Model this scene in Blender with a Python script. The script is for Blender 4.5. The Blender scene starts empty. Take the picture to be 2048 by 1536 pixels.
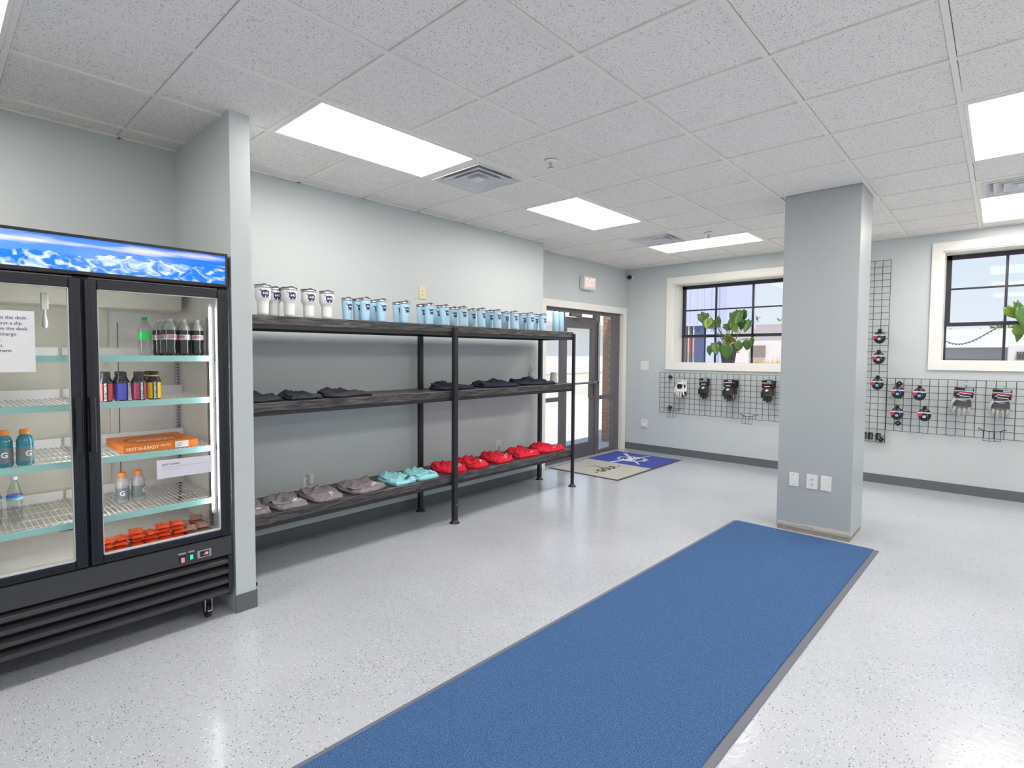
import bpy, math, random
from mathutils import Vector, Matrix
random.seed(7)
SC = bpy.context.scene
COL = SC.collection
R = math.radians
PI = math.pi

# ------------------------------------------------------------------ camera
YAW, PITCH, ROLL, FPX = 0.77342137, -0.04387824, 0.00372084, 1077.857
cy, sy = math.cos(YAW), math.sin(YAW); cp, sp = math.cos(PITCH), math.sin(PITCH)
fw = Vector((cy*cp, sy*cp, sp)); rt0 = Vector((sy, -cy, 0)); up0 = rt0.cross(fw)
cr, sr = math.cos(ROLL), math.sin(ROLL)
rt = rt0*cr + up0*sr; up = up0*cr - rt0*sr
cd = bpy.data.cameras.new('camera'); cam = bpy.data.objects.new('camera', cd); COL.objects.link(cam)
m = Matrix((rt, up, -fw)).transposed().to_4x4(); m.translation = Vector((0, 0, 1.5139)); cam.matrix_world = m
cd.sensor_width = 36; cd.lens = 36*FPX/2048
cd.shift_x = (1024-949.6)/2048; cd.shift_y = -(768-755.3)/2048
cd.clip_start = 0.02; cd.clip_end = 500
SC.camera = cam

# ------------------------------------------------------------------ world, sun, exposure
W = bpy.data.worlds.new('sky'); SC.world = W; W.use_nodes = True
nt = W.node_tree; nt.nodes.clear()
wo = nt.nodes.new('ShaderNodeOutputWorld'); bg = nt.nodes.new('ShaderNodeBackground')
tc = nt.nodes.new('ShaderNodeTexCoord'); sx = nt.nodes.new('ShaderNodeSeparateXYZ'); rp = nt.nodes.new('ShaderNodeValToRGB')
rp.color_ramp.elements[0].position = 0.0; rp.color_ramp.elements[0].color = (0.86, 0.92, 1.0, 1)
rp.color_ramp.elements[1].position = 0.7; rp.color_ramp.elements[1].color = (0.42, 0.62, 1.0, 1)
nt.links.new(tc.outputs['Generated'], sx.inputs[0]); nt.links.new(sx.outputs['Z'], rp.inputs[0])
nt.links.new(rp.outputs[0], bg.inputs[0]); nt.links.new(bg.outputs[0], wo.inputs[0])
bg.inputs[1].default_value = .66
sd = bpy.data.lights.new('sun', 'SUN'); sd.energy = 4.0; sd.angle = 0.01; sd.color = (1, .95, .88)
so = bpy.data.objects.new('sun', sd); COL.objects.link(so)
so.rotation_euler = Vector((0.25, 0.25, -1)).to_track_quat('-Z', 'Y').to_euler()
SC.view_settings.view_transform = 'Standard'; SC.view_settings.look = 'None'
SC.view_settings.exposure = 0.58; SC.view_settings.gamma = 1.0; SC.view_settings.use_curve_mapping = False
TROFFER = 10.8      # radiance of the ceiling light diffusers
LED = 15.0         # radiance of the LED tubes in the cooler

# ------------------------------------------------------------------ materials
MATS = {}
def srgb(c):
    def f(v):
        v /= 255.0
        return v/12.92 if v <= .04045 else ((v+.055)/1.055)**2.4
    return (f(c[0]), f(c[1]), f(c[2]), 1)
def newmat(name):
    mt = bpy.data.materials.new(name); mt.use_nodes = True
    n = mt.node_tree; b = n.nodes['Principled BSDF']
    return mt, n, b
def mat(name, c, rough=.5, metal=0, noise=0.06, nscale=20, bump=0, bscale=200, spec=.5, trans=0, emis=0, coat=0, stretch=None):
    if name in MATS: return MATS[name]
    mt, n, b = newmat(name); c = srgb(c)
    b.inputs['Roughness'].default_value = rough; b.inputs['Metallic'].default_value = metal
    b.inputs['Specular IOR Level'].default_value = spec
    if coat: b.inputs['Coat Weight'].default_value = coat; b.inputs['Coat Roughness'].default_value = .08
    if trans: b.inputs['Transmission Weight'].default_value = trans
    t = n.nodes.new('ShaderNodeTexCoord'); src = t.outputs['Object']
    if stretch:
        mp = n.nodes.new('ShaderNodeMapping'); mp.inputs['Scale'].default_value = stretch
        n.links.new(src, mp.inputs[0]); src = mp.outputs[0]
    ns = n.nodes.new('ShaderNodeTexNoise'); ns.inputs['Scale'].default_value = nscale; ns.inputs['Detail'].default_value = 4
    n.links.new(src, ns.inputs['Vector'])
    mx = n.nodes.new('ShaderNodeMix'); mx.data_type = 'RGBA'
    mx.inputs[6].default_value = [max(0, v*(1-noise)) for v in c[:3]]+[1]
    mx.inputs[7].default_value = [min(1, v*(1+noise)) for v in c[:3]]+[1]
    n.links.new(ns.outputs['Fac'], mx.inputs[0]); n.links.new(mx.outputs[2], b.inputs['Base Color'])
    if emis:
        n.links.new(mx.outputs[2], b.inputs['Emission Color']); b.inputs['Emission Strength'].default_value = emis
    if bump:
        n2 = n.nodes.new('ShaderNodeTexNoise'); n2.inputs['Scale'].default_value = bscale; n2.inputs['Detail'].default_value = 3
        n.links.new(src, n2.inputs['Vector'])
        bp = n.nodes.new('ShaderNodeBump'); bp.inputs['Strength'].default_value = bump; bp.inputs['Distance'].default_value = .004
        n.links.new(n2.outputs['Fac'], bp.inputs['Height']); n.links.new(bp.outputs[0], b.inputs['Normal'])
    MATS[name] = mt
    return mt
def emit(name, c, s):
    if name in MATS: return MATS[name]
    mt, n, b = newmat(name)
    b.inputs['Base Color'].default_value = (.8, .8, .8, 1)
    b.inputs['Emission Color'].default_value = srgb(c); b.inputs['Emission Strength'].default_value = s
    MATS[name] = mt; return mt
def pane_mat(name, tint=(1, 1, 1), ref=1.0):
    mt = bpy.data.materials.new(name); mt.use_nodes = True; n = mt.node_tree; n.nodes.clear()
    o = n.nodes.new('ShaderNodeOutputMaterial'); t = n.nodes.new('ShaderNodeBsdfTransparent'); g = n.nodes.new('ShaderNodeBsdfGlossy')
    g.inputs['Roughness'].default_value = .02; t.inputs[0].default_value = (*tint, 1)
    f = n.nodes.new('ShaderNodeFresnel'); f.inputs[0].default_value = 1.45
    mu = n.nodes.new('ShaderNodeMath'); mu.operation = 'MULTIPLY'; mu.inputs[1].default_value = ref
    mx = n.nodes.new('ShaderNodeMixShader')
    ge = n.nodes.new('ShaderNodeNewGeometry'); iv = n.nodes.new('ShaderNodeMath'); iv.operation = 'SUBTRACT'; iv.inputs[0].default_value = 1; n.links.new(ge.outputs['Backfacing'], iv.inputs[1])
    m2 = n.nodes.new('ShaderNodeMath'); m2.operation = 'MULTIPLY'   # reflect on entering faces only, so that a thin pane reflects once
    n.links.new(f.outputs[0], mu.inputs[0]); n.links.new(mu.outputs[0], m2.inputs[0]); n.links.new(iv.outputs[0], m2.inputs[1]); n.links.new(m2.outputs[0], mx.inputs[0])
    n.links.new(t.outputs[0], mx.inputs[1]); n.links.new(g.outputs[0], mx.inputs[2]); n.links.new(mx.outputs[0], o.inputs[0])
    return mt
GLASS = pane_mat('clear glass', (.98, .99, .985), .4)
CLEARPET = pane_mat('clear bottle plastic', (.86, .88, .9), 1.6)

def m_floor():
    mt, n, b = newmat('grey epoxy floor with flakes'); L = n.links.new
    t = n.nodes.new('ShaderNodeTexCoord')
    base = n.nodes.new('ShaderNodeTexNoise'); base.inputs['Scale'].default_value = 1.3; base.inputs['Detail'].default_value = 5
    L(t.outputs['Object'], base.inputs['Vector'])
    rb = n.nodes.new('ShaderNodeValToRGB'); rb.color_ramp.elements[0].position = .3; rb.color_ramp.elements[1].position = .7
    rb.color_ramp.elements[0].color = srgb((180, 186, 195)); rb.color_ramp.elements[1].color = srgb((192, 197, 205))
    L(base.outputs['Fac'], rb.inputs[0])
    col = rb.outputs[0]
    clus = n.nodes.new('ShaderNodeTexNoise'); clus.inputs['Scale'].default_value = 2.2; clus.inputs['Detail'].default_value = 3
    L(t.outputs['Object'], clus.inputs['Vector'])
    for sc, off, th, rad, c, in ((105, 0, .775, .26, (58, 62, 72)), (120, 7.3, .735, .28, (238, 240, 242)), (72, 3.1, .82, .21, (36, 39, 46))):
        mp = n.nodes.new('ShaderNodeMapping'); mp.inputs['Location'].default_value = (off, off*.7, 0); mp.inputs['Scale'].default_value = (1, 1, .001)
        L(t.outputs['Object'], mp.inputs[0])
        v = n.nodes.new('ShaderNodeTexVoronoi'); v.inputs['Scale'].default_value = sc
        L(mp.outputs[0], v.inputs['Vector'])
        sp_ = n.nodes.new('ShaderNodeSeparateColor'); L(v.outputs['Color'], sp_.inputs[0])
        ad = n.nodes.new('ShaderNodeMath'); ad.operation = 'MULTIPLY_ADD'; L(clus.outputs['Fac'], ad.inputs[0]); ad.inputs[1].default_value = -.5; ad.inputs[2].default_value = th+.31
        g1 = n.nodes.new('ShaderNodeMath'); g1.operation = 'GREATER_THAN'; L(sp_.outputs[0], g1.inputs[0]); L(ad.outputs[0], g1.inputs[1])
        l1 = n.nodes.new('ShaderNodeMath'); l1.operation = 'LESS_THAN'; L(v.outputs['Distance'], l1.inputs[0]); l1.inputs[1].default_value = rad
        mu = n.nodes.new('ShaderNodeMath'); mu.operation = 'MULTIPLY'; L(g1.outputs[0], mu.inputs[0]); L(l1.outputs[0], mu.inputs[1])
        mx = n.nodes.new('ShaderNodeMix'); mx.data_type = 'RGBA'; L(mu.outputs[0], mx.inputs[0]); L(col, mx.inputs[6]); mx.inputs[7].default_value = srgb(c)
        col = mx.outputs[2]
    L(col, b.inputs['Base Color'])
    b.inputs['Roughness'].default_value = .28; b.inputs['Specular IOR Level'].default_value = .5
    b.inputs['Coat Weight'].default_value = .7; b.inputs['Coat Roughness'].default_value = .13
    nb = n.nodes.new('ShaderNodeTexNoise'); nb.inputs['Scale'].default_value = 26; nb.inputs['Detail'].default_value = 3
    L(t.outputs['Object'], nb.inputs['Vector'])
    bp = n.nodes.new('ShaderNodeBump'); bp.inputs['Strength'].default_value = .4; bp.inputs['Distance'].default_value = .003
    L(nb.outputs['Fac'], bp.inputs['Height']); L(bp.outputs[0], b.inputs['Normal']); L(bp.outputs[0], b.inputs['Coat Normal'])
    return mt
def m_tile():
    mt, n, b = newmat('fissured acoustic tile'); L = n.links.new
    t = n.nodes.new('ShaderNodeTexCoord')
    v = n.nodes.new('ShaderNodeTexNoise'); v.inputs['Scale'].default_value = 150; v.inputs['Detail'].default_value = 2
    oi = n.nodes.new('ShaderNodeObjectInfo'); ad = n.nodes.new('ShaderNodeVectorMath'); ad.operation = 'ADD'
    L(t.outputs['Object'], ad.inputs[0]); L(oi.outputs['Location'], ad.inputs[1])
    L(ad.outputs[0], v.inputs['Vector'])
    r = n.nodes.new('ShaderNodeValToRGB'); r.color_ramp.elements[0].position = .31; r.color_ramp.elements[1].position = .41
    r.color_ramp.elements[0].color = srgb((176, 174, 171)); r.color_ramp.elements[1].color = srgb((247, 244, 240))
    L(v.outputs['Fac'], r.inputs[0]); L(r.outputs[0], b.inputs['Base Color']); b.inputs['Roughness'].default_value = .95
    b.inputs['Specular IOR Level'].default_value = .1
    bp = n.nodes.new('ShaderNodeBump'); bp.inputs['Strength'].default_value = .3; bp.inputs['Distance'].default_value = .002
    L(v.outputs['Fac'], bp.inputs['Height']); L(bp.outputs[0], b.inputs['Normal'])
    return mt
def m_carpet(name, c0, c1, sc=230):
    mt, n, b = newmat(name); L = n.links.new
    t = n.nodes.new('ShaderNodeTexCoord'); v = n.nodes.new('ShaderNodeTexNoise'); v.inputs['Scale'].default_value = sc; v.inputs['Detail'].default_value = 3
    L(t.outputs['Object'], v.inputs['Vector'])
    r = n.nodes.new('ShaderNodeValToRGB'); r.color_ramp.elements[0].position = .35; r.color_ramp.elements[1].position = .65
    r.color_ramp.elements[0].color = srgb(c0); r.color_ramp.elements[1].color = srgb(c1)
    L(v.outputs['Fac'], r.inputs[0]); L(r.outputs[0], b.inputs['Base Color']); b.inputs['Roughness'].default_value = .95
    b.inputs['Specular IOR Level'].default_value = .1
    bp = n.nodes.new('ShaderNodeBump'); bp.inputs['Strength'].default_value = .8; bp.inputs['Distance'].default_value = .004
    L(v.outputs['Fac'], bp.inputs['Height']); L(bp.outputs[0], b.inputs['Normal'])
    return mt
def m_wood():
    mt, n, b = newmat('black stained wood'); L = n.links.new
    t = n.nodes.new('ShaderNodeTexCoord'); mp = n.nodes.new('ShaderNodeMapping'); mp.inputs['Scale'].default_value = (2.2, 30, 30)
    L(t.outputs['Object'], mp.inputs[0])
    v = n.nodes.new('ShaderNodeTexNoise'); v.inputs['Scale'].default_value = 3; v.inputs['Detail'].default_value = 8; v.inputs['Distortion'].default_value = .8
    L(mp.outputs[0], v.inputs['Vector'])
    r = n.nodes.new('ShaderNodeValToRGB'); r.color_ramp.elements[0].position = .42; r.color_ramp.elements[1].position = .72
    r.color_ramp.elements[0].color = srgb((40, 39, 43)); r.color_ramp.elements[1].color = srgb((108, 104, 104))
    L(v.outputs['Fac'], r.inputs[0]); L(r.outputs[0], b.inputs['Base Color']); b.inputs['Roughness'].default_value = .38
    return mt
def m_header():
    mt, n, b = newmat('backlit mountain sky picture'); L = n.links.new
    t = n.nodes.new('ShaderNodeTexCoord'); s = n.nodes.new('ShaderNodeSeparateXYZ'); L(t.outputs['Object'], s.inputs[0])
    def noise(scale, sc, det=5, dist=0):
        mp = n.nodes.new('ShaderNodeMapping'); mp.inputs['Scale'].default_value = scale; mp.inputs['Rotation'].default_value = (0, R(7), 0)
        L(t.outputs['Object'], mp.inputs[0]); v = n.nodes.new('ShaderNodeTexNoise'); v.inputs['Scale'].default_value = sc; v.inputs['Detail'].default_value = det; v.inputs['Distortion'].default_value = dist
        L(mp.outputs[0], v.inputs['Vector']); return v.outputs['Fac']
    def ramp(src, a, ca, z, cz):
        r = n.nodes.new('ShaderNodeValToRGB'); r.color_ramp.elements[0].position = a; r.color_ramp.elements[1].position = z
        r.color_ramp.elements[0].color = ca; r.color_ramp.elements[1].color = cz; L(src, r.inputs[0]); return r.outputs[0]
    def mix(f, a, c):
        mx = n.nodes.new('ShaderNodeMix'); mx.data_type = 'RGBA'; L(f, mx.inputs[0]); L(a, mx.inputs[6]); L(c, mx.inputs[7]); return mx.outputs[2]
    def math_(op, a, bb, c=None):
        q = n.nodes.new('ShaderNodeMath'); q.operation = op
        for i, x in enumerate((a, bb, c)):
            if x is None: continue
            if isinstance(x, (int, float)): q.inputs[i].default_value = x
            else: L(x, q.inputs[i])
        return q.outputs[0]
    K = (0, 0, 0, 1); Wt = (1, 1, 1, 1)
    sky = ramp(math_('MULTIPLY', s.outputs['X'], .8), 0.1, srgb((84, 134, 232)), 1.0, srgb((14, 98, 224)))
    cl = noise((1.2, 1, 14), 1.6, 4)
    sky = mix(ramp(cl, .5, K, .72, Wt), sky, ramp(cl, 0, srgb((200, 196, 236)), 1, srgb((214, 206, 240))))
    ice = ramp(noise((9, 9, 16), 1.7, 7, 1.3), .47, srgb((22, 104, 206)), .72, srgb((206, 220, 246)))
    hz = math_('MULTIPLY_ADD', noise((6, 1, 0.01), 1.0, 4), .16, .0)
    msk = math_('LESS_THAN', s.outputs['Z'], hz)
    col = mix(msk, sky, ice)
    L(col, b.inputs['Base Color']); L(col, b.inputs['Emission Color']); b.inputs['Emission Strength'].default_value = .62
    b.inputs['Roughness'].default_value = .12
    return mt

M_WALL = mat('pale grey wall paint', (198, 205, 207), .42, noise=.015, nscale=3, bump=.12, bscale=120, spec=.35)
M_COLM = mat('mid grey column paint', (174, 181, 184), .35, noise=.02, nscale=3, bump=.08, bscale=90, spec=.45)
M_TRIM = mat('white trim paint', (236, 235, 230), .35, noise=.01)
M_BASE = mat('dark grey vinyl base', (96, 102, 107), .4, noise=.04)
M_FLOOR = m_floor(); M_TILE = m_tile(); M_WOOD = m_wood(); M_HEAD = m_header()
M_TEE = mat('white painted tee', (246, 243, 238), .45, noise=.02)
M_BLACK = mat('black coated steel', (24, 25, 29), .35, noise=.15, spec=.5)
M_STEEL = mat('black rack steel', (34, 34, 39), .42, noise=.2, spec=.5)
M_BRONZE = mat('dark bronze aluminium', (104, 100, 104), .35, metal=.2, noise=.05)
M_WFRM = mat('dark window frame', (44, 44, 56), .4, noise=.05)
M_WHITEP = mat('white plastic', (232, 232, 230), .35, noise=.01)
M_DARK = mat('dark slot', (30, 30, 32), .6)
M_CHROME = mat('brushed metal', (180, 180, 184), .25, metal=1, noise=.05)
M_WIRE = mat('black wire', (30, 31, 36), .4)
M_NAVY = mat('navy print', (38, 42, 84), .5, noise=.03)
M_WPRINT = mat('white print', (236, 236, 240), .5, noise=.01)
M_BPRINT = mat('black print', (26, 28, 34), .6, noise=.02)

# ------------------------------------------------------------------ mesh builder
class MB:
    def __init__(s): s.v = []; s.f = []; s.sm = []
    def add(s, vs, fs, smooth=False):
        k = len(s.v); s.v += [tuple(v) for v in vs]
        for f in fs: s.f.append(tuple(i+k for i in f)); s.sm.append(smooth)
        return s
    def box(s, x0, x1, y0, y1, z0, z1, bev=0):
        if x0 > x1: x0, x1 = x1, x0
        if y0 > y1: y0, y1 = y1, y0
        if z0 > z1: z0, z1 = z1, z0
        if bev <= 0:
            v = [(x, y, z) for z in (z0, z1) for y in (y0, y1) for x in (x0, x1)]
            return s.add(v, [(0, 2, 3, 1), (4, 5, 7, 6), (0, 1, 5, 4), (2, 6, 7, 3), (0, 4, 6, 2), (1, 3, 7, 5)])
        b = min(bev, (x1-x0)/2.01, (y1-y0)/2.01, (z1-z0)/2.01)
        V = []; idx = {}
        for cx, X in ((0, x0), (1, x1)):
            for cyy, Y in ((0, y0), (1, y1)):
                for cz, Z in ((0, z0), (1, z1)):
                    dx = b if cx == 0 else -b; dy = b if cyy == 0 else -b; dz = b if cz == 0 else -b
                    idx[(cx, cyy, cz, 'x')] = len(V); V.append((X, Y+dy, Z+dz))
                    idx[(cx, cyy, cz, 'y')] = len(V); V.append((X+dx, Y, Z+dz))
                    idx[(cx, cyy, cz, 'z')] = len(V); V.append((X+dx, Y+dy, Z))
        F = []
        for c in (0, 1):
            F.append([idx[(c, a, d, 'x')] for a, d in ((0, 0), (1, 0), (1, 1), (0, 1))])
            F.append([idx[(a, c, d, 'y')] for a, d in ((0, 0), (1, 0), (1, 1), (0, 1))])
            F.append([idx[(a, d, c, 'z')] for a, d in ((0, 0), (1, 0), (1, 1), (0, 1))])
        for a in (0, 1):
            for d in (0, 1):
                F.append([idx[(a, d, 0, 'x')], idx[(a, d, 1, 'x')], idx[(a, d, 1, 'y')], idx[(a, d, 0, 'y')]])
                F.append([idx[(a, 0, d, 'x')], idx[(a, 1, d, 'x')], idx[(a, 1, d, 'z')], idx[(a, 0, d, 'z')]])
                F.append([idx[(0, a, d, 'y')], idx[(1, a, d, 'y')], idx[(1, a, d, 'z')], idx[(0, a, d, 'z')]])
                for e in (0, 1): F.append([idx[(a, d, e, 'x')], idx[(a, d, e, 'y')], idx[(a, d, e, 'z')]])
        cen = Vector(((x0+x1)/2, (y0+y1)/2, (z0+z1)/2)); G = []
        for f in F:
            p = [Vector(V[i]) for i in f]; nn = (p[1]-p[0]).cross(p[2]-p[0]); cc = sum(p, Vector())/len(p)
            G.append(tuple(f) if nn.dot(cc-cen) > 0 else tuple(reversed(f)))
        return s.add(V, G)
    def tube(s, pts, r, n=8, caps=True, closed=False):
        pts = [Vector(p) for p in pts]; rr = r if isinstance(r, (list, tuple)) else [r]*len(pts)
        N = len(pts); rings = []; prev = None
        for i, p in enumerate(pts):
            if closed: d = pts[(i+1) % N]-pts[i-1]
            else: d = (pts[min(i+1, N-1)]-pts[max(i-1, 0)])
            d.normalize()
            if prev is None:
                a = d.orthogonal().normalized()
            else:
                a = prev-d*prev.dot(d)
                a = a.normalized() if a.length > 1e-6 else d.orthogonal().normalized()
            prev = a; b = d.cross(a)
            rings.append([p+(a*math.cos(2*PI*k/n)+b*math.sin(2*PI*k/n))*rr[i] for k in range(n)])
        V = [v for g in rings for v in g]; F = []
        for i in range(N if closed else N-1):
            j = (i+1) % N
            for k in range(n): F.append((i*n+k, i*n+(k+1) % n, j*n+(k+1) % n, j*n+k))
        s.add(V, F, n > 5)
        if caps and not closed:
            s.add(rings[0], [tuple(reversed(range(n)))]); s.add(rings[-1], [tuple(range(n))])
        return s
    def lathe(s, prof, n=24, o=(0, 0, 0), axis='z', smooth=True):
        V = []; F = []
        for (r, z) in prof:
            for k in range(n):
                a = 2*PI*k/n; x, y = r*math.cos(a), r*math.sin(a)
                p = (x, y, z) if axis == 'z' else ((z, x, y) if axis == 'x' else (y, z, x))
                V.append((p[0]+o[0], p[1]+o[1], p[2]+o[2]))
        for i in range(len(prof)-1):
            for k in range(n): F.append((i*n+k, i*n+(k+1) % n, (i+1)*n+(k+1) % n, (i+1)*n+k))
        s.add(V, F, smooth)
        if prof[0][0] > 1e-5: s.add(V[:n], [tuple(reversed(range(n)))])
        if prof[-1][0] > 1e-5: s.add(V[-n:], [tuple(range(n))])
        return s
    def prism(s, poly, h0, h1, f):
        """poly of 2D points extruded between h0 and h1, f maps (a,b,h) to 3D"""
        n = len(poly)
        V = [f(a, b, h0) for a, b in poly]+[f(a, b, h1) for a, b in poly]
        F = [tuple(reversed(range(n))), tuple(range(n, 2*n))]+[(i, (i+1) % n, (i+1) % n+n, i+n) for i in range(n)]
        return s.add(V, F)
    def map(s, f): s.v = [tuple(f(*v)) for v in s.v]; return s
    def mesh(s, name, mt):
        me = bpy.data.meshes.new(name); me.from_pydata(s.v, [], s.f); me.update()
        me.polygons.foreach_set('use_smooth', s.sm)
        for q in (mt if isinstance(mt, (list, tuple)) else [mt]): me.materials.append(q)
        return me
    def build(s, name, mt, parent=None, loc=(0, 0, 0), world=True):
        """world=True: coordinates are world ones; stored relative to the parent"""
        off = Vector(loc)
        if parent is not None and world:
            off = Vector((0, 0, 0)); p = parent
            while p is not None: off += p.location; p = p.parent
        if world: s.v = [(v[0]-off[0], v[1]-off[1], v[2]-off[2]) for v in s.v]
        o = bpy.data.objects.new(name, s.mesh(name, mt)); COL.objects.link(o)
        if parent is not None: o.parent = parent
        if not (parent is not None and world): o.location = loc
        return o
def tag(o, label=None, cat=None, group=None, kind=None):
    if label: o['label'] = label
    if cat: o['category'] = cat
    if group: o['group'] = group
    if kind: o['kind'] = kind
    return o
def empty(name, loc, label=None, cat=None, group=None):
    o = bpy.data.objects.new(name, None); COL.objects.link(o); o.location = loc; o.empty_display_size = .05
    return tag(o, label, cat, group)
def struct(o): o['kind'] = 'structure'; return o
def copy_tree(o, parent=None):
    c = o.copy(); COL.objects.link(c)
    if parent is not None: c.parent = parent
    for ch in list(o.children): copy_tree(ch, c)
    return c
def text_mb(s, size, depth=0, bold=0.0):
    cu = bpy.data.curves.new('t', 'FONT'); cu.body = s; cu.size = size; cu.align_x = 'CENTER'; cu.align_y = 'CENTER'
    cu.extrude = depth; cu.offset = bold; cu.resolution_u = 2
    o = bpy.data.objects.new('t', cu); COL.objects.link(o)
    dg = bpy.context.evaluated_depsgraph_get(); dg.update()
    me = o.evaluated_get(dg).to_mesh()
    b = MB(); b.add([tuple(v.co) for v in me.vertices], [tuple(p.vertices) for p in me.polygons])
    o.evaluated_get(dg).to_mesh_clear(); bpy.data.objects.remove(o); bpy.data.curves.remove(cu)
    return b
ORD = ['first', 'second', 'third', 'fourth', 'fifth', 'sixth', 'seventh', 'eighth', 'ninth', 'tenth', 'eleventh', 'twelfth', 'thirteenth',
       'fourteenth', 'fifteenth', 'sixteenth', 'seventeenth', 'eighteenth', 'nineteenth', 'twentieth', 'twenty-first', 'twenty-second', 'twenty-third']

# ------------------------------------------------------------------ room shell
T = 0.6096; GX, GY, HC = 1.5181, 2.6427, 2.8703
XF, XB, YR, YL, YD = -2.6, 7.907, -4.2, 4.053, 4.33     # front (behind camera), far, right, left, door recess
XE = 5.345                                              # where the long wall steps back to the door recess
H = HC+.12
struct(MB().box(XF-.2, XB+.36, YR-.2, YD+.12, -.12, 0).build('floor', M_FLOOR))
struct(MB().box(XF-.15, XE, YL, YL+.4, 0, H).build('wall_left', M_WALL))
dw = MB().box(XE, 5.76, YD, YD+.14, 0, H).box(7.785, XB, YD, YD+.14, 0, H).box(5.76, 7.785, YD, YD+.14, 2.155, H)
struct(dw.build('wall_door', M_WALL))
W1 = (2.03, 3.56, 1.385, 2.575); W2 = (-1.03, .495, 1.45, 2.665); W3 = (-3.9, -2.37, 1.45, 2.665)
wb = MB(); X1 = XB+.35
for (a, b) in ((YD+.14, W1[1]), (W1[0], W2[1]), (W2[0], W3[1]), (W3[0], YR-.2)): wb.box(XB, X1, b, a, 0, H)
for w in (W1, W2, W3): wb.box(XB, X1, w[0], w[1], 0, w[2]); wb.box(XB, X1, w[0], w[1], w[3], H)
struct(wb.build('wall_back', M_WALL))
wr_ = MB().box(XF, XB, YR-.15, YR, 0, .12).box(XF, XB, YR-.15, YR, 2.62, H); ADDED_GLZ = [(-2.3, .9), (1.2, 4.4), (4.7, 7.6)]
for a, b_ in ((XF, -2.3), (.9, 1.2), (4.4, 4.7), (7.6, XB)): wr_.box(a, b_, YR-.15, YR, .12, 2.62)
struct(wr_.build('wall_right', M_WALL))
wf_ = MB().box(XF-.15, XF, YR-.2, YL, 0, .12).box(XF-.15, XF, YR-.2, YL, 2.62, H)
ADDED_GLF = [(-3.9, -.4), (-.1, 2.6)]
for a, b_ in ((YR-.2, -3.9), (-.4, -.1), (2.6, YL)): wf_.box(XF-.15, XF, a, b_, .12, 2.62)
struct(wf_.build('wall_front', M_WALL))
struct(MB().box(1.236, 1.352, 3.14, YL, 0, HC+.01).build('wall_alcove', M_WALL))
bh = .105
struct(MB().box(1.352, XE, YL-.008, YL, 0, bh).build('baseboard_left', M_BASE))
struct(MB().box(XB-.008, XB, YR, YD, 0, bh).build('baseboard_back', M_BASE))
struct(MB().box(1.23, 1.358, 3.132, 3.14, 0, bh).box(1.352, 1.358, 3.14, YL-.01, 0, bh).build('baseboard_alcove', M_BASE))
struct(MB().box(XE, 5.67, YD-.008, YD, 0, bh).build('baseboard_door', M_BASE))

# column
c = empty('square_column', (5.45, 1.098, 0), 'square grey painted column standing at the far end of the blue runner', 'column')
MB().box(5.2, 5.69, .828, 1.368, .035, HC+.02).build('shaft', M_COLM, c)
MB().box(5.205, 5.685, .833, 1.363, 0, .036).build('exposed_base', mat('bare chipped plaster', (150, 142, 128), .8, noise=.35, nscale=30), c)
g = MB()
random.seed(3)
y = 1.36
while y > .84:
    w = random.uniform(.05, .12); g.box(5.197, 5.2, max(y-w, .83), y, .05+random.uniform(-.01, .012), .075+random.uniform(-.01, .012)); y -= w
tag(g.build('paint_scar', mat('chipped pale plaster', (206, 200, 184), .8, noise=.1), c), 'chipped pale strip where the base trim was removed')

# ceiling
ce = struct(MB().box(XF, XB, YR, YD, HC+.1, HC+.14).build('ceiling', mat('plenum', (90, 90, 90), .9)))
lights = [(0, 2, -1, 0), (4, 6, -1, 0), (8, 9, -1, 1), (4, 6, 4, 5), (8, 10, 4, 5), (-4, -2, -1, 0), (0, 2, 4, 5), (-4, -2, 4, 5),
          (0, 2, 9, 10), (4, 6, 9, 10), (-4, -2, 9, 10), (8, 10, 9, 10)]  # panels not described in LL are unseen, added for bounce light
vents = [(2, -1), (7, -1), (7, 4), (2, 9)]
used = set()
for a, b_, c0, c1 in lights:
    for i in range(a, b_):
        for j in range(c0, c1): used.add((i, j))
for v in vents: used.add(v)
def gx(i): return GX+i*T
def gy(j): return GY-j*T
i0, i1, j0, j1 = -7, 11, -3, 12
tile_mesh = None
for i in range(i0, i1):
    for j in range(j0, j1):
        if (i, j) in used: continue
        x0, x1, y0, y1 = max(gx(i), XF), min(gx(i+1), XB), max(gy(j+1), YR), min(gy(j), YD if gx(i+1) > XE+.2 else YL)
        if gx(i) < XE < gx(i+1) and j <= -3: y1 = min(gy(j), YD)
        if x1-x0 < .03 or y1-y0 < .03: continue
        full = abs(x1-x0-T) < 1e-6 and abs(y1-y0-T) < 1e-6
        g = .0142
        cxx, cyy = (x0+x1)/2, (y0+y1)/2; hx, hy = (x1-x0)/2-g, (y1-y0)/2-g
        if full and tile_mesh:
            o = bpy.data.objects.new('ceiling_tile', tile_mesh); COL.objects.link(o); o.parent = ce; o.location = (cxx, cyy, HC+.007)
        else:
            o = MB().box(-hx, hx, -hy, hy, 0, .018, .002).build('ceiling_tile', M_TILE, ce, (cxx, cyy, HC+.007), world=False)
            if full: tile_mesh = o.data
for i in range(i0, i1+1):
    x = gx(i)
    if XF < x < XB: MB().box(x-.012, x+.012, YR, YD if x > XE else YL, HC-.001, HC+.012).build('ceiling_tee', M_TEE, ce)
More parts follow.
